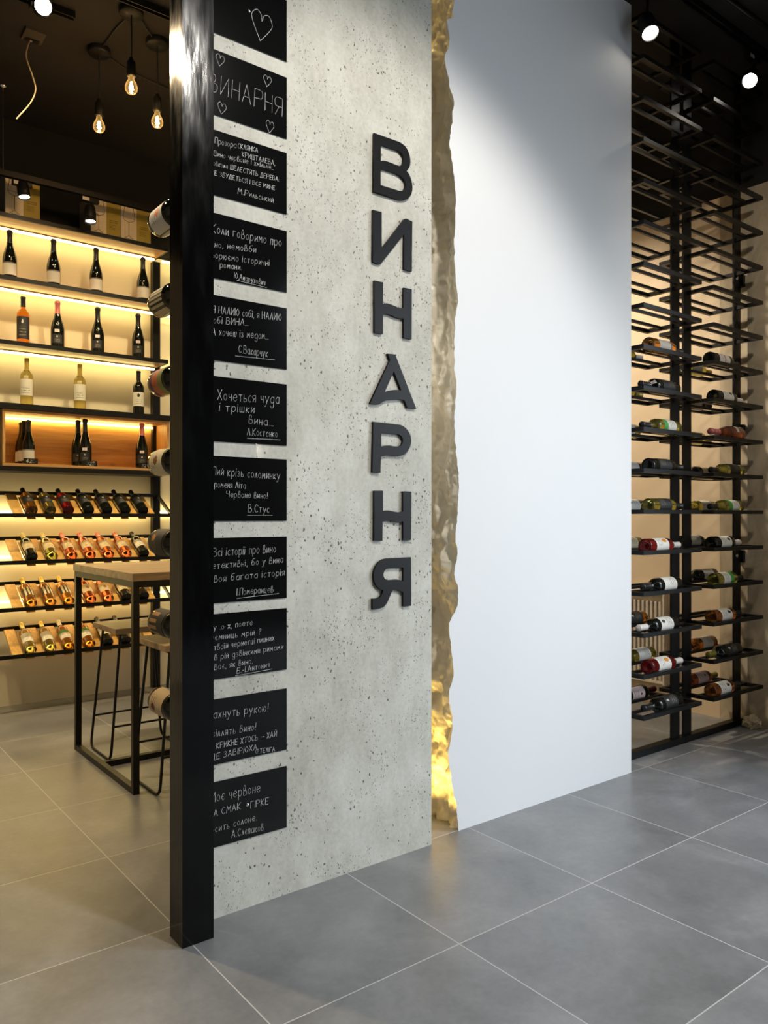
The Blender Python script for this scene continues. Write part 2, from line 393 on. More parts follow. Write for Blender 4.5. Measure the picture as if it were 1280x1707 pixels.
# ------------------------------------------------------------------ black post with sockets for bottle necks
PBZ = [.646, .893, 1.141, 1.389, 1.638, 1.887, 2.14]
PBX = .957
post = empty('steel_post', (.958, 2.145, 0), 'glossy black square steel post in front of the raw concrete slab', 'post')
def local(b, o):
    b.v = [tuple(Vector(p) - o.location) for p in b.v]; return b
b = MB(); x0, x1, y0, y1 = .9105, 1.0065, 2.101, 2.19
b.box(x0, x1, y0, y0+.004, 0, CZ); b.box(x0, x0+.004, y0+.004, y1, 0, CZ); b.box(x1-.004, x1, y0+.004, y1, 0, CZ)
local(b, post).build('post_shell', M['post'], post)
b = MB(); zs = [0]
hr = .019
for z in PBZ:                                           # back plate: strips round each round hole
    b.box(x0+.004, x1-.004, y1-.004, y1, zs[-1], z-hr-.004); zs.append(z+hr+.004)
    n = 24; vs = []; fs = []
    for k in range(n):
        a = 2*PI*k/n; ca, sa = math.cos(a), math.sin(a)
        q = min((.044)/max(abs(ca),1e-6), (hr+.004)/max(abs(sa),1e-6))
        vs += [(PBX+ca*hr, y1, z+sa*hr), (.9585+ca*q, y1, z+sa*q)]
    for k in range(n):
        j = (k+1) % n; fs.append((2*k, 2*k+1, 2*j+1, 2*j))
    b.add(vs, fs)
b.box(x0+.004, x1-.004, y1-.004, y1, zs[-1], CZ)
local(b, post).build('socket_plate', M['steel'], post)

# ------------------------------------------------------------------ bottles
PROF = {
 'bordeaux': [(0,.004),(.026,.001),(.0335,0),(.0365,.003),(.0375,.009),(.0375,.178),(.037,.188),(.0345,.199),(.029,.208),(.0215,.216),(.0168,.224),(.0148,.233),(.0140,.25),(.0138,.285),(.0152,.287),(.0152,.297),(.0138,.299),(0,.300)],
 'burgundy': [(0,.004),(.029,.001),(.037,0),(.0405,.003),(.0415,.010),(.0415,.118),(.0405,.134),(.0370,.154),(.031,.175),(.0245,.196),(.0190,.216),(.0162,.234),(.0150,.255),(.0148,.284),(.0172,.287),(.0178,.297),(.0160,.304),(.010,.308),(0,.309)],
 'stub': [(0,.004),(.029,.001),(.037,0),(.0405,.003),(.0415,.010),(.0415,.125),(.040,.140),(.035,.155),(.026,.170),(.0165,.182),(.0148,.190),(.0145,.245),(.0138,.250),(0,.251)],
}
PROF['tall'] = PROF['bordeaux']
LZ = {'bordeaux': (.052,.158), 'burgundy': (.022,.100), 'stub': (.022,.118)}
_mesh = {}
def r_at(shape, z):
    p = PROF[shape]
    for (r0, z0), (r1, z1) in zip(p, p[1:]):
        if z0 <= z <= z1 and z1 > z0: return r0 + (r1-r0)*(z-z0)/(z1-z0)
    return p[-2][0]
def part_mesh(key, fn):
    if key not in _mesh: _mesh[key] = fn()
    return _mesh[key]
def bottle(label, shape, gl, lab, foil, base, axis=(0,0,1), face=(0,-1,0), group=None, lz=None, wide=1.25, fz=None, lab2=None, sc=1):
    """axis points to the neck, face is where the paper label looks"""
    if gl == 'dark_on_wall': gl = 'dark'
    def body():
        b = MB(); b.lathe(PROF[shape], 32); return b.mesh('wine_bottle', G[gl])
    o = bpy.data.objects.new('wine_bottle', part_mesh(('b', shape, gl), body)); COL.objects.link(o)
    z = Vector(axis).normalized(); y = -Vector(face); y = (y - z*y.dot(z)).normalized(); x = y.cross(z)
    mw = Matrix((x, y, z)).transposed().to_4x4(); mw.translation = Vector(base); o.matrix_world = mw @ Matrix.Scale(sc, 4)
    set_props(o, label, 'bottle', group)
    if lab:
        z0, z1 = lz or LZ[shape]
        def lm():
            b = MB(); b.lathe([(r_at(shape, z0+(z1-z0)*k/6)+.0008, z0+(z1-z0)*k/6) for k in range(7)], 22, -PI/2-wide, -PI/2+wide); return b.mesh('paper_label', LB[lab])
        c = bpy.data.objects.new('paper_label', part_mesh(('l', shape, lab, z0, z1, wide), lm)); COL.objects.link(c); c.parent = o
    if lab2:                                            # small second label or printed seal above
        z0, z1, l2 = lab2
        def l2m():
            b = MB(); b.lathe([(r_at(shape, z0+(z1-z0)*k/4)+.0008, z0+(z1-z0)*k/4) for k in range(5)], 10, -PI/2-.35, -PI/2+.35); return b.mesh('shoulder_label', LB[l2])
        c = bpy.data.objects.new('shoulder_label', part_mesh(('l2', shape, l2, z0, z1), l2m)); COL.objects.link(c); c.parent = o
    if foil:
        top = PROF[shape][-1][1]; z0 = fz or {'bordeaux': .236, 'burgundy': .224, 'stub': .2}[shape]
        def fm():
            pr = [(r_at(shape, z0)+.0009, z0)] + [(r+.0009, zz+.0006) for r, zz in PROF[shape] if zz > z0+.002]
            pr[-1] = (0, top+.0012); b = MB(); b.lathe(pr, 24); return b.mesh('neck_foil', F[foil])
        c = bpy.data.objects.new('neck_foil', part_mesh(('f', shape, foil, z0), fm)); COL.objects.link(c); c.parent = o
    return o

ORD = ['lowest', 'second lowest', 'third lowest', 'fourth lowest', 'fifth lowest', 'sixth lowest', 'seventh lowest', 'eighth lowest', 'ninth lowest', 'tenth lowest']
# --- bottles plugged into the back of the post
pl = [('kraft','black','dark wine bottle with kraft label and red seal'), ('tan','black','dark wine bottle with tan and black waved label'),
      ('slice','black','dark wine bottle with charcoal label and tan mark'), ('type','black','dark wine bottle with cream lettered label'),
      ('patch','black','dark wine bottle with orange, green and purple label'), ('barcode','black','dark wine bottle with black striped beige label'),
      ('orange','black','dark wine bottle with grey label and orange emblem')]
for k, (z, (lb, fo, ds)) in enumerate(zip(PBZ, pl)):
    bottle(f'{ds} in the black post, {["lowest","second lowest","third lowest","middle","third highest","second highest","highest"][k]}', 'stub', 'dark', lb, fo, (PBX, 2.384, z), (0,-1,0), (-1,-.25,.1), 'bottles plugged into the back of the post', wide=1.5)

# ------------------------------------------------------------------ right-hand wine rack
TZ = [.262 + .1982*n for n in range(18)]
def rack(name, xa, xb, label, brackets):
    r = empty(name, ((xa+xb)/2, 2.36, 0), label, 'wine rack', 'black steel wine racks')
    ox, oy = (xa+xb)/2, 2.36
    w = .076
    for xc in (xa, xb):
        b = MB(); b.box(xc-w/2-ox, xc+w/2-ox, -.005, .005, .035, CZ-.002); b.build('post', M['steel'], r)
    b = MB(); b.box(xa-w/2-ox, xb+w/2-ox+(0 if brackets else .036), -.02, .02, 0, .035); b.build('base_rail', M['steel'], r)
    if brackets:
        for z in (.99, 1.728, 2.608):
            b = MB(); b.box(xb+w/2-ox, 4.508-ox, -.018, .018, z-.04, z+.03); k = b.build('wall_bracket', M['steel'], r)
            s = MB(); s.lathe([(0,0),(.012,0),(.013,.004),(.009,.008),(0,.009)], 14, M=Matrix.Translation((xb-.01-ox, -.0052, z)) @ Matrix.Rotation(PI/2, 4, 'X')); s.build('bolt', M['screw'], k)
    tl, tr = xa-.005-ox, xb-.008-ox
    y0, y1 = 2.2-oy, 2.525-oy
    me = None
    for n, z in enumerate(TZ):
        if me is None:
            b = MB(); h = .02
            b.box(tl, tr, y0, y0+.02, -h, 0); b.box(tl, tr, y1-.02, y1, -h, 0)
            b.box(tl, tl+.02, y0+.02, y1-.02, -h, 0); b.box(tr-.02, tr, y0+.02, y1-.02, -h, 0)
            for yy in (.088, .225): b.box(tl+.02, tr-.02, y0+yy, y0+yy+.014, -.014, 0)
            o = b.build('tray', M['steel'], r); me = o.data
        else:
            o = bpy.data.objects.new('tray', me); COL.objects.link(o); o.parent = r
        o.location = (0, 0, z)
    return r
rack('wine_rack', 3.285, 3.801, 'tall black steel wine rack partly behind the white wall', False)
rack('wine_rack', 3.915, 4.4425, 'tall black steel wine rack bolted to the beige plaster wall', True)

YF, YR = 2.254, 2.472
def lay(side, n, row, x, dirn, desc, shape, gl, lab, foil, face=(0,-.8,.6), **kw):
    """x is the base of the bottle; dirn +1: neck to the right"""
    z = TZ[n] + (.0195 if shape == 'bordeaux' else .0275)
    place = f"on {'front' if row == 'f' else 'rear'} of {ORD[n]} tray, rack {'beside white wall' if side == 'L' else 'by plaster wall'}"
    bottle(f"{desc} {place}", shape, gl, lab, foil, (x, YF if row == 'f' else YR, z), (dirn, 0, 0), face, 'bottles lying in the black racks', **kw)
D = 'dark red wine bottle'; P = 'pale white wine bottle'
lay('L',0,'f',3.655,-1,'dark bottle with black label','bordeaux','dark','black','black')
lay('L',1,'f',3.385,1,'ruby bottle with blue-orange label','bordeaux','red','fun','white')
lay('L',2,'f',3.615,-1,'dark white-capped bottle with white label','bordeaux','dark','crest','white')
lay('L',3,'f',3.645,-1,'dark bottle with plain white label','bordeaux','dark','plain','black')
lay('L',4,'f',3.365,1,'ruby bottle with blue-orange label','bordeaux','red','fun','white')
lay('L',5,'f',3.39,1,'pale bottle with charcoal label','bordeaux','green','blackgold','black')
lay('L',6,'f',3.39,1,'dark bottle with charcoal label','bordeaux','dark','blackgold','black')
lay('L',7,'f',3.64,-1,'pale bottle with green-banded label','bordeaux','green','green','black')
lay('L',8,'f',3.63,-1,'dark bottle with copper cap end','bordeaux','dark','blackgold','black', lab2=(.205,.23,'orange'))
lay('L',9,'f',3.39,1,'amber bottle with white label','bordeaux','amber','grey','black')
lay('L',0,'r',3.485,1,'dark bottle with pale pink label','bordeaux','dark','pink','wine', face=(0,-1,.1))
lay('L',1,'r',3.75,-1,'pale bottle with white label','bordeaux','green','plain','gold')
lay('L',2,'r',3.675,-1,'amber bottle with black label','bordeaux','amber','black','black')
lay('L',4,'r',3.635,-1,'pale clear bottle with cream label','bordeaux','white','cream','gold')
lay('L',5,'r',3.655,-1,'dark bottle with white label','bordeaux','dark','crest','black')
lay('L',6,'r',3.645,-1,'dark bottle with grey label','bordeaux','dark','grey','black')
lay('L',7,'r',3.61,-1,'pale bottle with green-banded label','bordeaux','green','green','gold')
lay('L',8,'r',3.36,1,'pale bottle with white label','bordeaux','green','plain','gold')
lay('L',9,'r',3.36,1,'olive bottle with charcoal label','bordeaux','green','blackgold','white')
lay('R',0,'f',3.965,1,'amber bottle with white label','bordeaux','brown','crest','black')
lay('R',1,'f',4.245,-1,'dark bottle with black label','bordeaux','dark','black','olive')
lay('R',2,'f',3.975,1,'amber bottle with white label','bordeaux','brown','crest','black')
lay('R',3,'f',3.995,1,'pale bottle with green-banded label','bordeaux','green','green','black')
lay('R',4,'f',3.970,1,'dark white-capped bottle with white label','bordeaux','dark','crest','white')
lay('R',5,'f',4.26,-1,'pale black-capped bottle with green-banded label','bordeaux','green','green','black')
lay('R',6,'f',4.27,-1,'pale bottle with charcoal label','bordeaux','green','blackgold','black')
lay('R',7,'f',4.27,-1,'copper pink-foiled sparkling bottle','burgundy','copper','grey','pink', lz=(.07,.1), wide=.5)
lay('R',8,'f',3.99,1,'dark bottle with crested white label','bordeaux','dark','crest','white')
lay('R',9,'f',3.95,1,'dark bottle with red-striped label','bordeaux','dark','red','black')
lay('R',0,'r',4.115,1,'ruby bottle with pale pink label','bordeaux','copper','pink','olive')
lay('R',1,'r',4.375,-1,'amber bottle with white label','bordeaux','brown','plain','black')
lay('R',3,'r',4.385,-1,'dark bottle with plain white label','bordeaux','dark','plain','black', face=(0,-1,-.1))
lay('R',4,'r',4.04,1,'dark bottle with grey label','bordeaux','dark','grey','black')
lay('R',5,'r',4.37,-1,'pale bottle with white label','bordeaux','green','plain','gold')
lay('R',6,'r',4.37,-1,'dark bottle with cream label','bordeaux','dark','cream','black')
lay('R',7,'r',4.05,1,'pale bottle with cream label','bordeaux','green','cream','gold')
lay('R',8,'r',4.05,1,'dark bottle with grey label','bordeaux','dark','grey','black')
lay('R',9,'r',4.05,1,'pale bottle with white label','bordeaux','green','plain','gold')

# ------------------------------------------------------------------ radiator and stone at the right wall
rd = empty('radiator', (4.46, 3.25, .15), 'cream panel radiator on the plaster wall behind the black rack', 'radiator')
b = MB(); ny = 26; L = .86; Hh = .575
b.box(.0, .03, -.43, .43, .0, Hh); b.box(-.035, 0, -.43, -.415, 0, Hh); b.box(-.035, 0, .415, .43, 0, Hh)
b.box(-.012, 0, -.43, .43, 0, .02)
b.build('panel', M['rad'], rd, .003)
b = MB()
for k in range(ny):
    yc = -.40 + .8*(k+.5)/ny; b.box(-.018, -.004, yc-.009, yc+.009, .03, Hh-.05)
b.build('ribbed_front', M['rad'], rd, .004)
b = MB(); b.box(-.035, .03, -.43, .43, Hh, Hh+.006)
for k in range(18): b.box(-.028, .022, -.41+.046*k, -.41+.046*k+.022, Hh+.006, Hh+.012)
b.build('top_grille', M['rad'], rd)
for yy in (-.2, .2):
    b = MB(); b.box(.03, .0495, yy-.03, yy+.03, .1, .4); b.build('wall_bracket', M['rad'], rd)
bm = bmesh.new(); bmesh.ops.create_icosphere(bm, subdivisions=4, radius=1)
for v in bm.verts:
    p = v.co.copy(); k = 1 + .38*noise.fractal(p*1.6 + Vector((4,2,7)), 1, 2, 5)
    v.co = Vector((p.x*.040*k, p.y*.055*k, max(0, p.z*.042*k + .03)))
me = bpy.data.meshes.new('stone'); bm.to_mesh(me); bm.free(); me.materials.append(plaster('rough_limestone', srgb(150,138,118), srgb(196,184,160), 30, .9, .4))
o = bpy.data.objects.new('stone', me); COL.objects.link(o); o.location = (4.447, 2.272, 0)
set_props(o, 'rough pale lump of stone on the floor at the foot of the plaster wall', 'stone')

# ------------------------------------------------------------------ wall shelving of the wine room
sh = empty('wine_shelving', (1.6, 5.46, 0), 'black framed wall shelving with oak boards and tilted bottle rows', 'shelving')
def sub(b, name, m, parent, bevel=0):
    inv = sh.location
    b.v = [(p[0]-inv.x, p[1]-inv.y, p[2]-inv.z) for p in b.v]; return b.build(name, m, parent, bevel)
XL, XR = .45, 2.145
for x in (XL+.02, 2.15):
    b = MB(); b.box(x-.026, x+.026, 5.405, 5.455, 0, 3.03); sub(b, 'upright', M['steel'], sh)
for zt, th in ((3.075, .026), (2.692, .026), (2.298, .026)):
    b = MB(); b.box(XL, XR, 5.212, 5.462, zt-th+.003, zt-.001); s_ = sub(b, 'shelf', M['oak'], sh)
    b = MB(); b.box(XL-.005, XR+.006, 5.198, 5.211, zt-th, zt); b.box(XR+.001, XR+.006, 5.212, 5.46, zt-th, zt); sub(b, 'edge_rail', M['steel'], s_)
    b = MB(); b.box(XL, XR-.02, 5.388, 5.400, zt-.044, zt-.032); sub(b, 'light_strip', M['led'], s_)
    b = MB(); b.box(XL, XR-.02, 5.386, 5.402, zt-.0318, zt-th+.002); sub(b, 'strip_channel', M['alu'], s_)
# closed oak box between the fourth shelf and the counter shelf
nb = MB(); nb.box(1.10, XR+.02, 5.211, 5.463, 1.86, 1.878); nb = sub(nb, 'oak_box', M['oak'], sh)
b = MB(); b.box(1.10, XR+.02, 5.211, 5.463, 1.53, 1.546); sub(b, 'box_floor', M['oak'], nb)
b = MB(); b.box(1.10, XR+.02, 5.445, 5.463, 1.547, 1.859); sub(b, 'back_panel', M['oak'], nb)
b = MB(); b.box(XR+.002, XR+.02, 5.211, 5.444, 1.547, 1.859); sub(b, 'side_panel', M['oakz'], nb)
b = MB(); b.box(1.10, 1.116, 5.211, 5.444, 1.547, 1.859); sub(b, 'side_panel', M['oakz'], nb)
b = MB(); b.box(1.12, XR, 5.425, 5.438, 1.842, 1.852); sub(b, 'light_strip', M['led_box'], nb)
b = MB(); b.box(XL, XR+.03, 5.198, 5.464, 1.879, 1.915); sub(b, 'top_frame', M['steel'], sh)
b = MB(); b.box(XL, XR+.03, 5.198, 5.464, 1.499, 1.529); sub(b, 'bottom_frame', M['steel'], sh)
# tilted rows
ROWZ = [1.226, .938, .652, .366]
YA, YB, DZ = 5.145, 5.395, .14
tilt = Vector((0, YB-YA, DZ)).normalized(); tn = Vector((0, -tilt.z, tilt.y))
BX = [[1.251,1.359,1.468,1.594,1.711,1.832,1.951],[1.251,1.370,1.489,1.604,1.721,1.838,1.957],[1.248,1.361,1.471,1.607,1.719,1.838,1.957],[1.244,1.361,1.470,1.601,1.717,1.836]]
for r, z in enumerate(ROWZ):
    b = MB(); b.box(XL, 2.16, YA-.014, YA, z-.012, z+.012); rw = sub(b, 'bottle_row', M['steel'], sh)
    b = MB(); b.box(XL, 2.16, YB-.006, YB+.008, z+DZ-.012, z+DZ+.012); sub(b, 'back_rail', M['steel'], rw)
    b = MB(); b.bar((2.152, YA, z), (2.152, YB, z+DZ), .014, .022, tn); sub(b, 'side_rail', M['steel'], rw)
    if r < 3:
        b = MB(); b.box(.5, 2.3, 5.424, 5.436, z+.014, z+.028); sub(b, 'light_strip', M['led_row'], rw)
    xs = BX[r] + ([1.955] if r == 3 else [])
    mids = [xs[0]-.115] + [(p+q)/2 for p, q in zip(xs, xs[1:])] + [xs[-1]+.06]
    for k, x in enumerate(mids):
        xc = x + (.0 if k else .045)
        a = Vector((xc, YA+.002, z-.006)) ; e = Vector((xc, YB-.008, z+DZ-.012))
        b = MB(); b.bar(a, e, .056 if k else .06, .02, tn); sub(b, 'plank', M['plank'], rw, .002)
    # flat lath that carries each bottle between two planks
    b = MB()
    for x in xs: b.bar((x, YA+.002, z-.022), (x, YB-.008, z+DZ-.028), .05, .006, tn)
    sub(b, 'bottle_rest', M['plank'], rw)
b = MB(); b.bar((2.2, 5.15, 1.50), (2.30, 5.42, 1.30), .02, .02); sub(b, 'brace', M['steel'], sh)
# strips of the next bay beyond the upright
for zt in (3.075, 2.692, 2.298):
    b = MB(); b.box(2.185, 2.5, 5.388, 5.400, zt-.044, zt-.032); sub(b, 'light_strip', M['led'], sh)

# bottles standing on the shelves
def stand(desc, x, y, z, shape, gl, lab, foil, grp, **kw):
    return bottle(desc, shape, gl, lab, foil, (x, y, z+.001), (0,0,1), (-.35,-1,0), grp, **kw)
NTH = ['leftmost', 'second', 'third', 'rightmost']
for k, x in enumerate((1.158, 1.418, 1.688, 2.006)):
    stand(f'dark sparkling bottle with torn-edged white label, {NTH[k]} on the shelf below the boxes', x, 5.29, 2.692, 'burgundy', 'dark', 'grey', 'black', 'sparkling wine on the top shelf')
stand('orange rosé bottle with black label, leftmost on the third shelf from above', 1.236, 5.29, 2.298, 'bordeaux', 'orange', 'black', 'black', 'bottles on the third shelf', lz=(.03,.17))
for k, (x, f) in enumerate(((1.443,'pink'), (1.698,'black'), (1.972,'black'))):
    stand(['dark sparkling bottle with pink foil on the third shelf, right of the orange rosé','dark sparkling bottle with black foil, middle right on the third shelf','dark sparkling bottle with black foil beside the upright on the third shelf'][k], x, 5.29, 2.298, 'burgundy', 'dark', 'black', f, 'bottles on the third shelf', lz=(.03,.085), wide=.8, lab2=(.10,.118,'pink'))
stand('pale white wine bottle with white label, leftmost on the shelf over the oak box', 1.257, 5.29, 1.915, 'bordeaux', 'white', 'plain', 'gold', 'bottles over the oak box', lz=(.06,.165), lab2=(.168,.186,'cream'))
stand('pale white wine bottle with white label in the middle over the oak box', 1.583, 5.29, 1.915, 'bordeaux', 'white', 'plain', 'gold', 'bottles over the oak box', lz=(.06,.165), lab2=(.168,.186,'cream'))
stand('dark red wine bottle with white label and crest, right end over the oak box', 1.975, 5.29, 1.915, 'bordeaux', 'dark', 'crest', 'black', 'bottles over the oak box', lz=(.055,.15))
g = 'bottles in the oak box'
stand('dark sparkling bottle with white label tagged 420, front of three in the oak box', 1.259, 5.2545, 1.546, 'burgundy', 'dark', 'grey', 'black', g, sc=.9)
stand('dark sparkling bottle second in the group of three in the oak box', 1.250, 5.3305, 1.546, 'burgundy', 'dark', 'grey', 'black', g, sc=.9)
stand('dark sparkling bottle at the back of the group of three in the oak box', 1.253, 5.4065, 1.546, 'burgundy', 'dark', 'grey', 'black', g, sc=.9)
stand('dark sparkling bottle in the oak box, front of the middle pair tagged 325', 1.607, 5.26, 1.546, 'burgundy', 'dark', 'black', 'black', g, lz=(.03,.085), wide=.8, lab2=(.10,.118,'pink'))
stand('dark sparkling bottle in the oak box, rear of the middle pair', 1.589, 5.348, 1.546, 'burgundy', 'dark', 'black', 'black', g, lz=(.03,.085), wide=.8)
stand('dark sparkling bottle with pink foil at the right end of the oak box', 1.987, 5.26, 1.546, 'burgundy', 'dark', 'black', 'pink', g, lz=(.03,.085), wide=.8, lab2=(.10,.118,'pink'))

# bottles lying in the tilted rows
RW = [[('amber','black','black'),('white','black','black'),('red','black','black')] + [('dark','black','black')]*4,
      [('dark','cream','cork'),('green','cream','cork')] + [('rose','cream','pink')]*4 + [('dark','plain','black')],
      [('amber','slash','gold')]*3 + [('rose','type','copper')]*2 + [('dark','cream','black')]*2,
      [('white','plain','gold')]*2 + [('amber','green','white')]*2 + [('dark','plain','black')]*2]
NM = {'amber':'amber','white':'pale gold','red':'ruby red','dark':'dark','green':'olive green','rose':'pink rosé'}
LN = {'black':'black label','cream':'cream label','plain':'white label','slash':'slashed cream label','type':'lettered cream label','green':'green-banded white label'}
PO = ['first','second','third','fourth','fifth','sixth','seventh']
RN = ['top','second','third','bottom']
for r, z in enumerate(ROWZ):
    for k, (gl, lb, fo) in enumerate(RW[r]):
        base = Vector((BX[r][k], YA+.006, z+.002)) + tn*.030
        bottle(f'{NM[gl]} wine bottle with {LN[lb]}, {PO[k]} from left in {RN[r]} tilted row', 'bordeaux', gl, lb, fo, base, tilt, (0,-.35,1), 'bottles in the tilted rows', lz=(.062,.15), sc=.93)

# ------------------------------------------------------------------ single-stroke Cyrillic hand used on boards and price tags
GL = {'А':'0,0 3.5,10 7,0|1.2,3.5 5.8,3.5','Б':'6,10 0,10 0,0|~0,5.5 4,5.5 6,3 4,0 0,0','В':'0,0 0,10|~0,10 4.5,9.5 4.5,6 0,5.3|~0,5.3 6,4.5 5.5,.5 0,0','Г':'6,10 0,10 0,0',
'Д':'-.5,-1.5 0,0 7,0 7.5,-1.5|1,0 3,10 6,10 6,0','З':'~0,9 3,10 5.5,7.8 2.5,5.3|~2.5,5.3 6,3 3,0 0,1','И':'0,10 0,0 6,10 6,0','Й':'0,10 0,0 6,10 6,0|~1.5,12.5 3,11.4 4.5,12.5','К':'0,0 0,10|6,10 0,4.5 6,0','Л':'0,0 3,10 6,0',
'М':'0,0 1,10 4,4 7,10 8,0','Н':'0,0 0,10|6,0 6,10|0,5 6,5','О':'~3,10 0,7 0,3 3,0 6,3 6,7 3,10','П':'0,0 0,10 6,10 6,0','Р':'0,0 0,10|~0,10 6,9.5 6,5.5 0,5','С':'~6,8.5 3,10 0,5 3,0 6,1.5','Т':'0,10 7,10|3.5,10 3.5,0',
'У':'0,10 3.2,4|6,10 2,0','Х':'0,10 6,0|6,10 0,0','Ц':'0,10 0,0 5.5,0 5.5,10|5.5,0 6.5,0 6.5,-2','Ч':'~0,10 .5,5.5 5.5,5.5|5.5,10 5.5,0','Ш':'0,10 0,0 8,0 8,10|4,0 4,10','Ж':'0,10 7,0|7,10 0,0|3.5,10 3.5,0','Ь':'~0,5 5,4.5 5,.5 0,0|0,10 0,0',
'Ю':'0,0 0,10|0,5 2.5,5|~5.5,10 2.5,5 5.5,0 8.5,5 5.5,10','Я':'6,0 6,10|~6,10 0,9.5 0,5.5 6,5|3,5 0,0','Є':'~6,8.5 3,10 0,5 3,0 6,1.5|0,5 4,5','І':'0,0 0,10','Е':'6,10 0,10 0,0 6,0|0,5 4.5,5',
'а':'~5,5.5 2.5,6.5 0,3.2 2.5,0 5,1.5|5,6.5 5,0','б':'~5.5,10.5 1.5,9 0,3 2.5,0 5,3 2.5,6 .3,4','в':'~0,0 .5,9 3,9.5 2.5,5.5 .3,5|~.3,5 4.5,4 4,.3 0,0','д':'~5,5.5 2.5,6.5 0,3.2 2.5,0 5,1.5|~5,6.5 5,-3 2.5,-4.5 .5,-2.5',
'е':'~0,3.3 5,3.8 3,6.5 0,3.2 2.5,0 5,1.5','р':'0,6.5 0,-3.5|~0,5 3,6.5 5,3.3 3,0 0,1.2','у':'0,6.5 2.5,1|~5,6.5 2.5,0 1,-3.5 -.5,-3','і':'0,0 0,6.5|0,8.6 .2,9.2','ї':'0,0 0,6.5|-1,8.6 -.8,9.2|1,8.6 1.2,9.2',
'.':'0,0 .3,.4','…':'0,0 .3,.4|2.5,0 2.8,.4|5,0 5.3,.4',',':'.5,.5 0,-2','!':'1,10 .5,3|.3,0 .5,.5','?':'~0,8 2.5,10 4,7.5 1.5,4.5 1.5,3|1.4,0 1.6,.5','-':'0,4 3,4','—':'0,4 9,4',':':'0,0 .2,.5|0,4 .2,4.5','·':'0,4 .3,4.4',
'4':'4,0 4,10 0,3.5 6,3.5','2':'~0,8 3,10 5.5,7.5 0,0|0,0 6,0','0':'~3,10 0,7 0,3 3,0 6,3 6,7 3,10','3':'~0,9 3,10 5.5,7.8 2.5,5.3|~2.5,5.3 6,3 3,0 0,1','5':'6,10 1,10 .5,6|~.5,6 5.5,5.5 5.5,.8 0,.5'}
def strokes(ch):
    k = 1
    if ch not in GL: ch = ch.upper(); k = .64
    out = []; w = 0
    for s in GL.get(ch, '0,0 .1,.1').split('|'):
        sm = s[0] == '~'; p = [tuple(map(float, q.split(','))) for q in s.lstrip('~').split()]
        if sm: p = [(v.x, v.y) for v in smooth_path([(x, y, 0) for x, y in p], 5)]
        p = [(x*k, y*k) for x, y in p]; w = max([w]+[x for x, _ in p]); out.append(p)
    return out, w
def text_strokes(txt):
    x = 0; res = []
    for ch in txt:
        if ch == ' ': x += 5; continue
        st, w = strokes(ch); j = random.uniform(-.25, .25); sk = random.uniform(.02, .12)
        for p in st: res.append([(x + a + b*sk, b*random.uniform(.97, 1.03) + j) for a, b in p])
        x += w + 2.7
    return res, x - 2.7
def ribbon(b, pts, w, to3):
    """thin painted line; to3 maps the flat point into space"""
    for p, q in zip(pts, pts[1:]):
        dx, dy = q[0]-p[0], q[1]-p[1]; l = math.hypot(dx, dy)
        if l < 1e-6: continue
        nx, ny = -dy/l*w/2, dx/l*w/2; ex, ey = dx/l*w*.3, dy/l*w*.3
        b.add([to3(p[0]-ex-nx, p[1]-ey-ny), to3(q[0]+ex-nx, q[1]+ey-ny), to3(q[0]+ex+nx, q[1]+ey+ny), to3(p[0]-ex+nx, p[1]-ey+ny)], [(0,1,2,3)])

# ------------------------------------------------------------------ chalk boards on the slab
BW, BH, BXL, BY = .297, .198, 1.010, 2.1945
HEART = [(0,-1),(-.75,-.05),(-.95,.5),(-.55,.95),(-.12,.75),(0,.35),(.15,.8),(.6,.95),(.95,.45),(.7,-.1),(0,-1)]
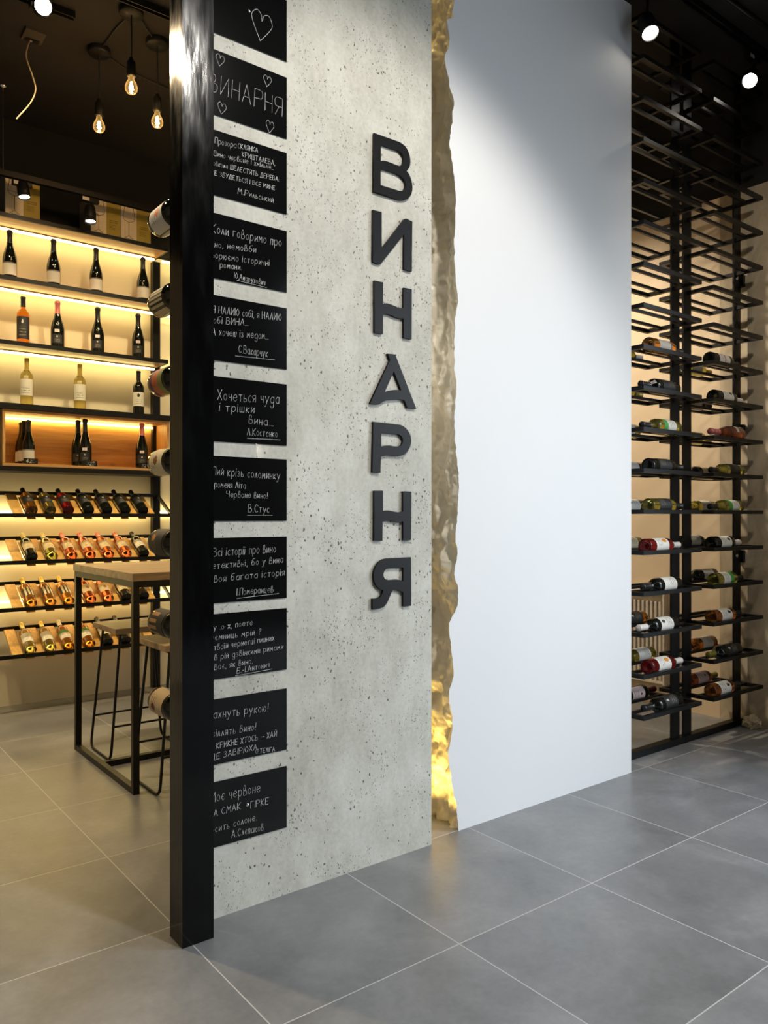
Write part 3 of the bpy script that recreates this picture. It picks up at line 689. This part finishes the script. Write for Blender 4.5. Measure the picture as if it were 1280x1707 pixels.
# (text, u0, u1, v at start, v at end, height) as fractions of the board
BT = [
 [('♥',.69,.13,.60,.24)],
 [('ВИНАРНЯ',.03,.94,.66,.66,.36),('♥',.21,.05,.14,.09),('♥',.76,.05,.18,.09),('♥',.23,.05,.87,.09),('♥',.79,.05,.90,.10)],
 [('Прозора',.13,.39,.21,.18,.12),('СКЛЯНКА',.41,.645,.17,.14,.085),('КРИШТАЛЕВА,',.46,.85,.28,.26,.085),('Вино червоне і хмільне…',.12,.84,.40,.34,.09),('довкола ШЕЛЕСТЯТЬ ДЕРЕВА:',.05,.90,.55,.50,.08),('ВСЕ ЗБУДЕТЬСЯ І ВСЕ МИНЕ',.02,.85,.70,.66,.075),('М.Рильський',.41,.83,.88,.87,.11)],
 [('Коли говоримо про',.06,.93,.31,.27,.17),('вино, немовби',.0,.62,.54,.46,.12),('створюємо історичні',-.03,.78,.71,.63,.13),('романи.',.19,.45,.82,.79,.11),('Ю.Андрухович',.37,.73,.94,.955,.11),('_',.40,.75,.965,.985)],
 [('Я НАЛИЮ собі, я НАЛИЮ',.10,.93,.28,.22,.14),('тобі ВИНА…',.04,.53,.44,.39,.13),('А хочеш із медом…',.06,.77,.62,.55,.14),('С.Вакарчук',.42,.76,.83,.84,.15),('_',.38,.85,.89,.87)],
 [('Хочеться чуда',.16,.90,.36,.33,.20),('і трішки',.18,.60,.53,.51,.16),('вина…',.54,.83,.68,.70,.16),('Л.Костенко',.52,.88,.87,.87,.14),('_',.52,.92,.92,.91)],
 [('Пий крізь соломинку',.10,.91,.29,.33,.16),('променя Літа',.06,.50,.48,.49,.12),('Червоне вино!',.28,.76,.63,.64,.12),('В.Стус',.53,.78,.86,.87,.15),('_',.52,.82,.91,.91)],
 [('Всі історії про вино',.11,.86,.28,.25,.16),('детективні, бо у вина',.02,.95,.48,.42,.13),('своя багата історія',.04,.97,.68,.63,.13),('І.Померанцев',.40,.83,.90,.89,.13),('_',.40,.90,.95,.92)],
 [('Ну що ж, поете',.03,.58,.25,.22,.11),('таємниць мрій ?',.0,.68,.40,.38,.11),('у твоїй чернетці пишних',.02,.84,.56,.50,.10),('слів рій дзвінкими римами',.0,.95,.71,.66,.10),('співає, як вино.',.0,.58,.86,.83,.10),('Б.-І.Антонич',.40,.78,.96,.92,.10),('_',.38,.82,.99,.96)],
 [('Махнуть рукою!',.0,.77,.28,.32,.16),('розіллять вино!',-.03,.62,.57,.58,.14),('Й КРИКНЕ ХТОСЬ — ХАЙ',.05,.87,.76,.75,.10),('ДЕ ЗАВІРЮХА.',.09,.65,.92,.90,.10),('О.ТЕЛІГА',.62,.85,.96,.985,.08)],
 [('Моє червоне',.04,.67,.30,.31,.19),('НА СМАК',.03,.44,.53,.51,.13),('ГІРКЕ',.56,.77,.54,.54,.13),('Носить солоне.',.0,.63,.77,.75,.13),('А.Слєпаков',.34,.71,.92,.94,.14)],
]
BB = [2.690, 2.441, 2.197, 1.945, 1.696, 1.450, 1.208, .959, .728, .469, .218]
BD = ['with one large chalk heart, topmost on the slab','with shop name and four small hearts','with verse starting ПРОЗОРА, third from the top','with verse starting КОЛИ ГОВОРИМО','with verse starting Я НАЛИЮ СОБІ','with verse starting ХОЧЕТЬСЯ ЧУДА','with verse starting ПИЙ КРІЗЬ СОЛОМИНКУ','with verse starting ВСІ ІСТОРІЇ','with verse ending ЯК ВИНО','with verse starting МАХНУТЬ РУКОЮ','with verse starting МОЄ ЧЕРВОНЕ, lowest on the slab']
for k, (zb, lines, ds) in enumerate(zip(BB, BT, BD)):
    bd = empty('chalkboard_sign', (BXL+BW/2, 2.1975, zb), 'black chalk board ' + ds, 'board', 'chalk boards on the concrete slab')
    b = MB(); b.box(-BW/2, BW/2, BY-2.1975, 0, 0, BH); b.build('board_panel', M['board'], bd)
    b = MB(); yw = BY-2.1975-.0004
    to3 = lambda x, y: (x, yw, y)
    for ln in lines:
        if ln[0] == '♥':
            _, u, su, v, sv = ln; c, s_ = math.cos(-.12), math.sin(-.12); sx, sz = su*BW, sv*BH
            pts = [(p.x, p.y) for p in smooth_path([(x, y, 0) for x, y in HEART], 5)]
            pts = [((u-.5)*BW + sx*(x*c - y*s_), (1-v)*BH + sz*(x*s_ + y*c)) for x, y in pts]
            ribbon(b, pts, .0011 if k else .0014, to3); continue
        if ln[0] == '_':
            _, u0, u1, v0, v1 = ln; ribbon(b, [((u0-.5)*BW, (1-v0)*BH), ((u1-.5)*BW, (1-v1)*BH)], .001, to3); continue
        tx, u0, u1, v0, v1, hh = ln; hh *= .8 if hh > .1 else .9; u0 += .055 if u0 < .09 else (.02 if u0 < .2 else 0); st, w = text_strokes(tx); sx = (u1-u0)*BW/w; sz = hh*BH/10
        lw = .0009 if k == 1 else .00115
        for p in st:
            q = [((u0-.5)*BW + x*sx, (1-(v0+(v1-v0)*x/w))*BH + y*sz) for x, y in p]
            q = [(max(-BW/2+.001, x), y) for x, y in q if x > -BW/2-.02]
            if len(q) > 1: ribbon(b, q, lw, to3)
    b.build('chalk_writing', M['chalk'], bd)
    if k in (0, 10):
        u, v = ((.54,.44) if k == 0 else (.52,.47)); b = MB()
        b.lathe([(0,0),(.0052,0),(.0056,.0015),(.0035,.003),(0,.0035)], 14, M=Matrix.Translation(((u-.5)*BW, yw, (1-v)*BH)) @ Matrix.Rotation(PI/2, 4, 'X')); b.build('screw', M['screw'], bd)

# ------------------------------------------------------------------ big sign letters (outline in mm on the slab: x, z)
LETTERS=[
([(1656, 2562), (1767, 2563), (1791, 2558), (1806, 2547), (1817, 2527), (1820, 2507), (1816, 2487), (1802, 2468), (1812, 2462), (1822, 2447), (1829, 2425), (1829, 2406), (1822, 2386), (1808, 2371), (1787, 2360), (1763, 2356), (1654, 2357)], [[(1685, 2531), (1759, 2532), (1777, 2528), (1787, 2518), (1788, 2504), (1785, 2491), (1775, 2480), (1761, 2477), (1732, 2478), (1712, 2478), (1695, 2476), (1685, 2471)], [(1684, 2441), (1700, 2447), (1725, 2447), (1757, 2447), (1777, 2443), (1791, 2435), (1797, 2423), (1796, 2407), (1787, 2394), (1767, 2388), (1684, 2387)]]) ,
([(1651, 2292), (1689, 2293), (1689, 2164), (1792, 2292), (1829, 2292), (1827, 2111), (1791, 2112), (1792, 2240), (1685, 2111), (1650, 2111)], []) ,
([(1657, 2046), (1695, 2047), (1694, 1970), (1708, 1975), (1725, 1975), (1748, 1972), (1769, 1968), (1789, 1971), (1790, 2045), (1827, 2046), (1826, 1865), (1790, 1865), (1789, 1935), (1773, 1932), (1752, 1933), (1725, 1938), (1710, 1938), (1694, 1934), (1694, 1865), (1658, 1865)], []) ,
([(1716, 1798), (1750, 1799), (1848, 1614), (1807, 1614), (1793, 1640), (1771, 1641), (1740, 1638), (1710, 1632), (1689, 1623), (1678, 1616), (1638, 1615), (1724, 1771), (1727, 1777)], [[(1744, 1740), (1779, 1674), (1752, 1673), (1725, 1668), (1702, 1660)]]) ,
([(1653, 1552), (1769, 1550), (1791, 1544), (1808, 1532), (1820, 1516), (1824, 1497), (1820, 1477), (1810, 1461), (1796, 1448), (1777, 1440), (1752, 1438), (1725, 1439), (1702, 1437), (1686, 1432), (1683, 1375), (1648, 1376)], [[(1687, 1517), (1761, 1516), (1777, 1511), (1785, 1501), (1785, 1488), (1779, 1478), (1769, 1472), (1748, 1471), (1725, 1473), (1704, 1471), (1687, 1465)]]) ,
([(1657, 1311), (1694, 1312), (1694, 1238), (1704, 1241), (1719, 1242), (1740, 1239), (1763, 1236), (1777, 1237), (1787, 1240), (1787, 1311), (1825, 1311), (1823, 1136), (1787, 1136), (1787, 1205), (1771, 1200), (1752, 1202), (1725, 1207), (1708, 1207), (1693, 1203), (1692, 1136), (1656, 1137)], []) ,
([(1823, 1073), (1712, 1072), (1689, 1067), (1670, 1053), (1659, 1037), (1654, 1020), (1655, 1002), (1663, 984), (1678, 968), (1697, 960), (1691, 948), (1678, 935), (1649, 934), (1649, 897), (1676, 898), (1695, 902), (1710, 913), (1722, 931), (1738, 958), (1750, 960), (1765, 957), (1787, 949), (1787, 898), (1824, 898)], [[(1788, 1038), (1721, 1039), (1706, 1034), (1698, 1024), (1697, 1012), (1702, 1003), (1713, 996), (1732, 995), (1756, 995), (1773, 993), (1788, 987)]]) ,
]
LD = ['letter В at the top of the vertical sign','letter И below the В of the vertical sign','letter Н with curved crossbar between И and А','letter А with curved bar in the middle of the sign','letter Р below the А of the vertical sign','letter Н with curved crossbar between Р and Я','letter Я at the bottom of the vertical sign']
def sign_letter(data, label):
    cu = bpy.data.curves.new('sign_letter', 'CURVE'); cu.dimensions = '2D'; cu.fill_mode = 'BOTH'; cu.extrude = .0045; cu.bevel_depth = .0006; cu.bevel_resolution = 1
    ox = sum(p[0] for p in data[0])/len(data[0]); oz = min(p[1] for p in data[0])
    for ring in [data[0]] + data[1]:
        sp = cu.splines.new('POLY'); sp.points.add(len(ring)-1); sp.use_cyclic_u = True
        for q, (x, z) in zip(sp.points, ring): q.co = ((x-ox)/1000, (z-oz)/1000, 0, 1)
    tmp = bpy.data.objects.new('tmp', cu); COL.objects.link(tmp)
    dg = bpy.context.evaluated_depsgraph_get(); me = bpy.data.meshes.new_from_object(tmp.evaluated_get(dg)); me.name = 'sign_letter'
    bpy.data.objects.remove(tmp); me.transform(Matrix.Rotation(PI/2, 4, 'X')); me.materials.clear(); me.materials.append(M['letter'])
    o = bpy.data.objects.new('sign_letter', me); COL.objects.link(o); o.location = (ox/1000, 2.1923, oz/1000)
    set_props(o, 'charcoal raised ' + label, 'letter', 'letters of the vertical sign')
def densify(ring):
    """round the traced curves: smooth runs of short segments, keep the corners"""
    n = len(ring); out = []
    P = [Vector(p) for p in ring]
    sharp = []
    for i in range(n):
        a = (P[i]-P[i-1]); c = (P[(i+1)%n]-P[i])
        sharp.append(a.angle(c, 0) > .95 or (a.length > 60 and c.length > 60))
    for i in range(n):
        p0, p1, p2, p3 = P[i-1], P[i], P[(i+1)%n], P[(i+2)%n]
        out.append(tuple(p1))
        if (p2-p1).length > 45: continue
        m1 = (p2-p1) if sharp[i] else (p2-p0)*.5
        m2 = (p2-p1) if sharp[(i+1)%n] else (p3-p1)*.5
        L = (p2-p1).length; m1 = m1.normalized()*L; m2 = m2.normalized()*L
        for t in (.25, .5, .75):
            out.append(tuple(p1*(2*t**3-3*t*t+1) + m1*(t**3-2*t*t+t) + p2*(-2*t**3+3*t*t) + m2*(t**3-t*t)))
    return out
for dt, ds in zip(LETTERS, LD): sign_letter((densify(dt[0]), [densify(h) for h in dt[1]]), ds)

# ------------------------------------------------------------------ price tags in the oak box
for x, y, tx, ds in ((1.262, 5.2148, '420', 'tag 420 in front of the group of three bottles'), (1.628, 5.2148, '325', 'tag 325 in front of the middle pair of bottles'), (1.992, 5.2148, '324', 'tag 324 below the pink-foiled bottle')):
    t = empty('price_tag', (x, y, 1.546), 'small black price ' + ds, 'price tag', 'price tags in the oak box')
    b = MB(); b.box(-.042, .042, -.003, 0, 0, .034); b.build('card', M['board'], t)
    st, w = text_strokes(tx); b = MB()
    for p in st: ribbon(b, [(-.026 + a*.052/w, .007 + c*.002) for a, c in p], .003, lambda a, c: (a, -.0034, c))
    b.build('chalk_number', M['chalk'], t)

# ------------------------------------------------------------------ wine-glass cartons on top of the shelving
M['carton'] = plain('cream_carton', srgb(222,205,176), .7); M['olive'] = plain('olive_carton_print', srgb(168,146,62), .65); M['print'] = plain('brown_print', srgb(70,52,40), .7)
M['cside'] = plain('grey_carton_side', srgb(120,116,108), .7)
def carton(x0, x1, label):
    w = x1-x0; H = .262; c = empty('glass_carton', ((x0+x1)/2, 5.34, 3.075), label, 'carton', 'wine-glass cartons on the shelving')
    b = MB(); b.box(-w/2, w/2, -.12, .12, 0, H); b.mi = [0]*6
    b.build('carton_box', M['carton'], c, .002)
    b = MB(); b.box(w*.02, w/2-.002, -.1208, -.1199, .002, H-.002); b.build('olive_panel', M['olive'], c)
    b = MB(); b.box(-w/2-.0008, -w/2+.0001, -.118, .118, .002, H-.002); b.build('side_panel', M['cside'], c)
    b = MB(); cx = -w*.24; s = w*.19
    to3 = lambda a, z: (a, -.1212, z)
    bowl = smooth_path([(-.62,1,0),(-.85,.62,0),(-1,.25,0),(-.82,.12,0),(-.2,.03,0),(0,0,0)], 5)
    for sg in (1, -1): ribbon(b, [(cx+sg*p.x*s, .118+p.y*.125) for p in bowl], .0028, to3)
    ribbon(b, [(cx-.62*s, .243), (cx+.62*s, .243)], .0022, to3); ribbon(b, [(cx-s*.9, .146), (cx+s*.9, .146)], .0022, to3)
    ribbon(b, [(cx, .12), (cx, .03)], .003, to3)
    for sg in (1, -1): ribbon(b, [(cx, .032), (cx+sg*s*.35, .02), (cx+sg*s*.75, .014)], .0025, to3)
    ribbon(b, [(cx-s*.75, .014), (cx, .008), (cx+s*.75, .014)], .0022, to3)
    b.build('glass_drawing', M['print'], c)
    b = MB()
    for k, z in enumerate((.105, .093, .075, .066, .057, .048)): ribbon(b, [(w*.12, z), (w*(.40 if k < 2 else .34 - .02*(k % 2)), z)], .005 if k < 2 else .003, to3)
    b.build('printed_lines', plain('olive_ink', srgb(122,104,42), .7), c)
carton(1.118, 1.318, 'wine-glass carton with cream and olive front, alone at the left')
carton(1.632, 1.826, 'wine-glass carton with cream and olive front, left of the adjoining pair')
carton(1.830, 2.034, 'wine-glass carton with cream and olive front, right of the adjoining pair')

# ------------------------------------------------------------------ counter table and stools
tb = empty('counter_table', (2.05, 3.81, 0), 'tall grey-oak topped table on a square black steel frame', 'table')
o = MB(); X0, X1, Y0, Y1 = 1.236-2.05, 2.86-2.05, 3.380-3.81, 4.245-3.81
o.box(X0, X1, Y0, Y1, .936, .971); o.build('tabletop', M['table'], tb, .0015)
for x in (1.241-2.05, 2.855-2.05-.028):
    for y in (3.386-3.81, 4.238-3.81-.028):
        b = MB(); b.box(x, x+.028, y, y+.028, 0, .935); b.build('leg', M['steel'], tb)
    for z in (0, .907):
        b = MB(); b.box(x, x+.028, 3.414-3.81, 4.21-3.81, z, z+.028); b.build('end_rail', M['steel'], tb)
for y in (3.386-3.81, 4.21-3.81):
    b = MB(); b.box(1.269-2.05, 2.827-2.05, y, y+.028, .907, .935); b.build('top_rail', M['steel'], tb)
b = MB(); b.box(1.269-2.05, 2.827-2.05, .03, .06, .0, .028); b.build('floor_rail', M['steel'], tb)

def stool(yc, label):
    s = empty('bar_stool', (1.51, yc, 0), label, 'stool', 'bar stools at the counter table')
    b = MB(); b.box(-.175, .175, -.175, .175, .632, .66); b.build('seat', M['table'], s, .002)
    for sg in (-1, 1):
        xt, xb = sg*.135, sg*.192
        p = round_path([(xt, -.13, .631), (xb, -.155, .0065), (xb, .155, .0065), (xt, .13, .631)], .05)
        b = MB(); b.tube(p, .0065, 10); b.build('leg_loop', M['steel'], s)
        b = MB(); b.bar((sg*.137, -.14, .626), (sg*.137, .14, .626), .022, .01); b.build('seat_bracket', M['steel'], s)
    for y, z in ((-.148, .17), (.148, .17)):
        b = MB(); b.tube([(-.178, y, z), (.178, y, z)], .0055, 8); b.build('footrest', M['steel'], s)
    return s
stool(4.062, 'grey-oak bar stool on thin black rods, farther one under the table')
stool(3.435, 'grey-oak bar stool on thin black rods, nearer one beside the black post')

# ------------------------------------------------------------------ lamps
def pendant(x, y, zb, label):
    p = empty('pendant_lamp', (x, y, CZ), label, 'lamp', 'bare bulb pendants')
    b = MB(); b.lathe([(0,-.03),(.056,-.03),(.06,-.024),(.06,-.0002)], 28); b.build('ceiling_cup', M['satin'], p)
    h = zb - CZ
    b = MB(); b.tube([(0,0,-.03), (0.002,0,h*.5), (0,0,h+.135)], .0042, 8); b.build('cord', M['cable'], p)
    b = MB(); b.lathe([(0,h+.14),(.010,h+.138),(.013,h+.125),(.021,h+.118),(.023,h+.05),(.021,h+.046),(0,h+.046)], 22); b.build('socket', M['satin'], p)
    b = MB(); b.lathe([(.013,h+.045),(.015,h+.030),(.024,h+.014),(.031,h-.006),(.030,h-.022),(.021,h-.036),(.008,h-.042),(0,h-.0425)], 24); gb = b.build('bulb', M['bulb'], p)
    b = MB()
    for k in range(6):
        a = 2*PI*k/6; b.tube([(.004*math.cos(a), .004*math.sin(a), h+.018), (.011*math.cos(a), .011*math.sin(a), h-.018)], .0016, 6)
    b.build('filament', M['filament'], gb)
    l = bpy.data.lights.new('bulb_light', 'POINT'); l.energy = 4; l.color = (1,.62,.28); l.shadow_soft_size = .03
    lo = bpy.data.objects.new('bulb_light', l); COL.objects.link(lo); lo.location = (x, y, zb-.06)
pendant(1.400, 4.337, 3.357, 'bare glowing bulb pendant, lowest at left of the three')
pendant(1.418, 3.897, 3.386, 'bare glowing bulb pendant, middle of three and hung from beside the track')
pendant(1.622, 4.07, 3.345, 'bare glowing bulb pendant beside the black post')
def cable(pts, label, m=M['cable'], r=.004):
    b = MB(); b.tube(smooth_path(pts), r, 8); o_ = b.build('ceiling_cable', m); set_props(o_, label, 'cable')
zc = CZ-.010
cable([(1.418,3.955,zc),(1.405,4.10,zc),(1.402,4.27,zc)], 'thin black cable on the ceiling between the left two bulb pendants')
cable([(1.46,4.36,zc),(1.62,4.43,zc),(1.85,4.47,zc)], 'thin black cable on the ceiling running right past the bulb pendants')
cable([(1.47,3.92,zc),(1.53,3.985,zc),(1.575,4.03,zc)], 'thin black cable on the ceiling between the right two bulb pendants')

def track(x0, x1, y, z, label, rods=()):
    t = empty('light_track', ((x0+x1)/2, y, z), label, 'light track', 'ceiling light tracks'); w = (x1-x0)/2
    b = MB(); b.box(-w, w, -.018, -.012, -.017, .017); b.box(-w, w, .012, .018, -.017, .017); b.box(-w, w, -.012, .012, 0.006, .017); b.build('rail', M['satin'], t)
    for x in rods:
        b = MB(); b.tube([(x-(x0+x1)/2, 0, .017), (x-(x0+x1)/2, 0, CZ-z)], .0022, 6); k = b.build('suspension_rod', M['screw'], t)
        b = MB(); b.lathe([(0,CZ-z-.012),(.018,CZ-z-.01),(.02,CZ-z-.0003)], 16, M=Matrix.Translation((x-(x0+x1)/2,0,0))); b.build('ceiling_rose', M['screw'], k)
    return t
track(.55, 2.55, 5.06, 3.255, 'black light track hung in front of the glass cartons', (1.071, 2.3))
track(.4, 2.6, 3.80, CZ-.018, 'black ceiling track above the bulb pendants')
track(.2, 1.2, 4.10, CZ-.018, 'black ceiling track at the far left carrying a bright spot')
track(3.1, 4.49, 2.12, CZ-.018, 'black ceiling track carrying two spots before the rack')
cd = MB(); cd.tube([(3.4,2.01,CZ-.012),(4.49,1.99,CZ-.012)], .011, 8); set_props(cd.build('cable_conduit', M['satin']), 'black conduit on the ceiling beside the right spot track', 'conduit')

def spot(x, y, ztrack, zl, aim, label, watt=0, angle=60, tint=(1,.9,.75), r=.035, ln=.13):
    """track spot: adapter, stem, can and glowing lens; zl is the height of the lens"""
    d = Vector(aim).normalized()
    lens = Vector((x, y, zl)); top = lens - d*ln
    s = empty('track_spot', (top.x, top.y, ztrack), label, 'spotlight', 'track spotlights'); O = s.location
    b = MB(); b.box(-.055, .055, -.016, .016, -.03, 0); a_ = b.build('adapter', M['satin'], s, .002)
    b = MB(); b.box(-.05, -.008, -.0168, -.0161, -.026, -.006); b.build('rating_plate', M['white_plastic'], a_)
    q = d.to_track_quat('Z', 'Y').to_matrix().to_4x4(); MT = Matrix.Translation(top - O) @ q
    b = MB(); b.tube([(.02,0,-.03), (.02,0,(top-O).z*.55-.01), tuple((top-O) + d*.02)], .008, 8); b.build('stem', M['satin'], s)
    b = MB(); b.lathe([(0,0),(r*.72,0),(r*.85,.008),(r*.98,.03),(r,.06),(r,ln),(r*.93,ln),(r*.9,ln-.012)], 28, M=MT); b.build('can', M['satin'], s)
    b = MB(); b.lathe([(0,ln-.004),(r*.6,ln-.006),(r*.9,ln-.012)], 24, M=MT); b.build('lens', M['lens'], s)
    if watt:
        l = bpy.data.lights.new('spot_beam', 'SPOT'); l.energy = watt; l.color = tint; l.spot_size = math.radians(angle); l.spot_blend = .6; l.shadow_soft_size = .03
        lo = bpy.data.objects.new('spot_beam', l); COL.objects.link(lo); lo.location = lens + d*.012
        lo.rotation_euler = d.to_track_quat('-Z', 'Y').to_euler()
spot(3.214, 2.12, CZ-.035, 3.462, (-.30,-.45,-1), 'black track spot shining beside the white wall corner', 12, 60, r=.04)
spot(4.128, 2.12, CZ-.035, 3.553, (-.78,-.28,-.72), 'black track spot shining near the right wall', 12, 60, r=.04)
spot(1.190, 5.06, 3.238, 3.138, (.10,-.18,-1), 'black track spot shining in front of the left glass carton', 25, 80, (1,.85,.62), ln=.10)
spot(1.580, 5.06, 3.238, 3.080, (.0,-.12,-1), 'black track spot shining in front of the glass carton pair', 25, 80, (1,.85,.62), ln=.11)
spot(1.018, 3.97, CZ-.035, 3.665, (-.15,-.9,-.40), 'black track spot with dazzling lens at the top left', 30, 110, (1,.9,.72), r=.042)
bx = empty('ceiling_box', (1.085, 4.42, CZ), 'small pale junction plate on the ceiling with a loose wire', 'junction box')
b = MB(); b.box(-.05, .05, -.06, .06, -.012, -.0003); b.build('plate', plain('grey_plate', srgb(60,54,48), .6), bx)
b = MB(); b.box(-.035, .035, .02, .055, -.016, -.0121); b.build('opening', M['satin'], bx)
b = MB(); b.tube(smooth_path([(.0,.04,-.016),(-.045,-.10,-.10),(-.085,-.2,-.235),(-.06,-.22,-.335),(-.045,-.22,-.40),(-.07,-.22,-.475),(-.135,-.22,-.575)]), .0032, 8); b.build('loose_wire', M['wire'], bx)

# ------------------------------------------------------------------ light
def area(name, loc, aim, sx, sy, watt, col, spread=180):
    l = bpy.data.lights.new(name, 'AREA'); l.shape = 'RECTANGLE'; l.size = sx; l.size_y = sy; l.energy = watt; l.color = col; l.spread = math.radians(spread)
    o_ = bpy.data.objects.new(name, l); COL.objects.link(o_); o_.location = loc; o_.rotation_euler = Vector(aim).to_track_quat('-Z', 'Z').to_euler(); return o_
def spotlight(name, loc, to, watt, ang, col, blend=.6, soft=.05):
    l = bpy.data.lights.new(name, 'SPOT'); l.energy = watt; l.spot_size = math.radians(ang); l.spot_blend = blend; l.color = col; l.shadow_soft_size = soft
    o_ = bpy.data.objects.new(name, l); COL.objects.link(o_); o_.location = loc; o_.rotation_euler = (Vector(to)-Vector(loc)).to_track_quat('-Z', 'Y').to_euler(); return o_
# daylight: bright sky outside, entering through the shop window in the right wall
area('sky_daylight', (8.4, -3.2, 4.6), (-5.6, 5.2, -3.6), 3.6, 3.2, 530, (.80,.90,1.0))
area('window_daylight', (4.60, (WY0+WY1)/2, (WZ0+WZ1)/2), (-1, 0, -.3), WY1-WY0, WZ1-WZ0, 140, (.80,.90,1.0), 160)
# track spot of the front room over the viewer, aimed at the sign wall
spotlight('sign_spot', (1.60, .2, 3.62), (1.66, 2.2, 1.24), 215, 72, (1,.95,.87), .5, .10)
spotlight('plaster_fill', (3.0, .4, 3.62), (4.5, 2.3, 1.9), 85, 70, (1,.90,.74), .9, .08)  # added fill lamp, lifts the raw plaster wall
# added fill lamps, unseen, warming the wine room floor, table and plaster wall
W1 = (1,.75,.45)
spotlight('wine_room_fill', (.175, 3.9, 3.62), (.35, 2.5, 0), 230, 115, W1, .9, .06)
spotlight('wine_room_fill', (2.0, 3.80, 3.68), (1.7, 3.9, 0), 60, 80, W1, .9, .08)
spotlight('wine_room_fill', (3.2, 3.9, 3.68), (4.5, 2.8, 1.55), 330, 62, (1,.86,.66), .9, .08)
for x in (.75, 1.9): spotlight('shelf_fill', (x, 3.80, 3.68), (x+.1, 5.4, 1.15), 120, 75, (1,.80,.42), .8, .06)  # added lamps, brighten the wall behind the bottle rows
# warm strip lamps hidden behind the slab, at floor and ceiling, washing the broken wall end
area('niche_uplight', (2.02, 2.40, .03), (.25, 0, 1), .05, .3, 1.5, (1,.66,.14), 110)
area('niche_downlight', (2.02, 2.42, CZ-.02), (.12, 0, -1), .06, .3, 2.0, (1,.72,.28))
area('niche_fill', (1.93, 2.60, 1.9), (.55, -1, 0), 3.0, .03, 3.8, (1,.93,.82))  # added fill lamp without a fixture, lifts the middle of the broken end
wd = bpy.data.worlds.new('world'); SC.world = wd; wd.use_nodes = True
wd.node_tree.nodes['Background'].inputs[0].default_value = (.75,.87,1,1); wd.node_tree.nodes['Background'].inputs[1].default_value = .25

SC.view_settings.view_transform = 'Standard'; SC.view_settings.look = 'None'; SC.view_settings.gamma = 1; SC.view_settings.exposure = 0
SC.view_settings.use_curve_mapping = False
SC.cycles.use_denoising = True; SC.cycles.caustics_reflective = False; SC.cycles.caustics_refractive = False
SC.cycles.max_bounces = 10; SC.cycles.diffuse_bounces = 4; SC.cycles.glossy_bounces = 4; SC.cycles.transmission_bounces = 8; SC.cycles.transparent_max_bounces = 8
SC.cycles.sample_clamp_indirect = 6
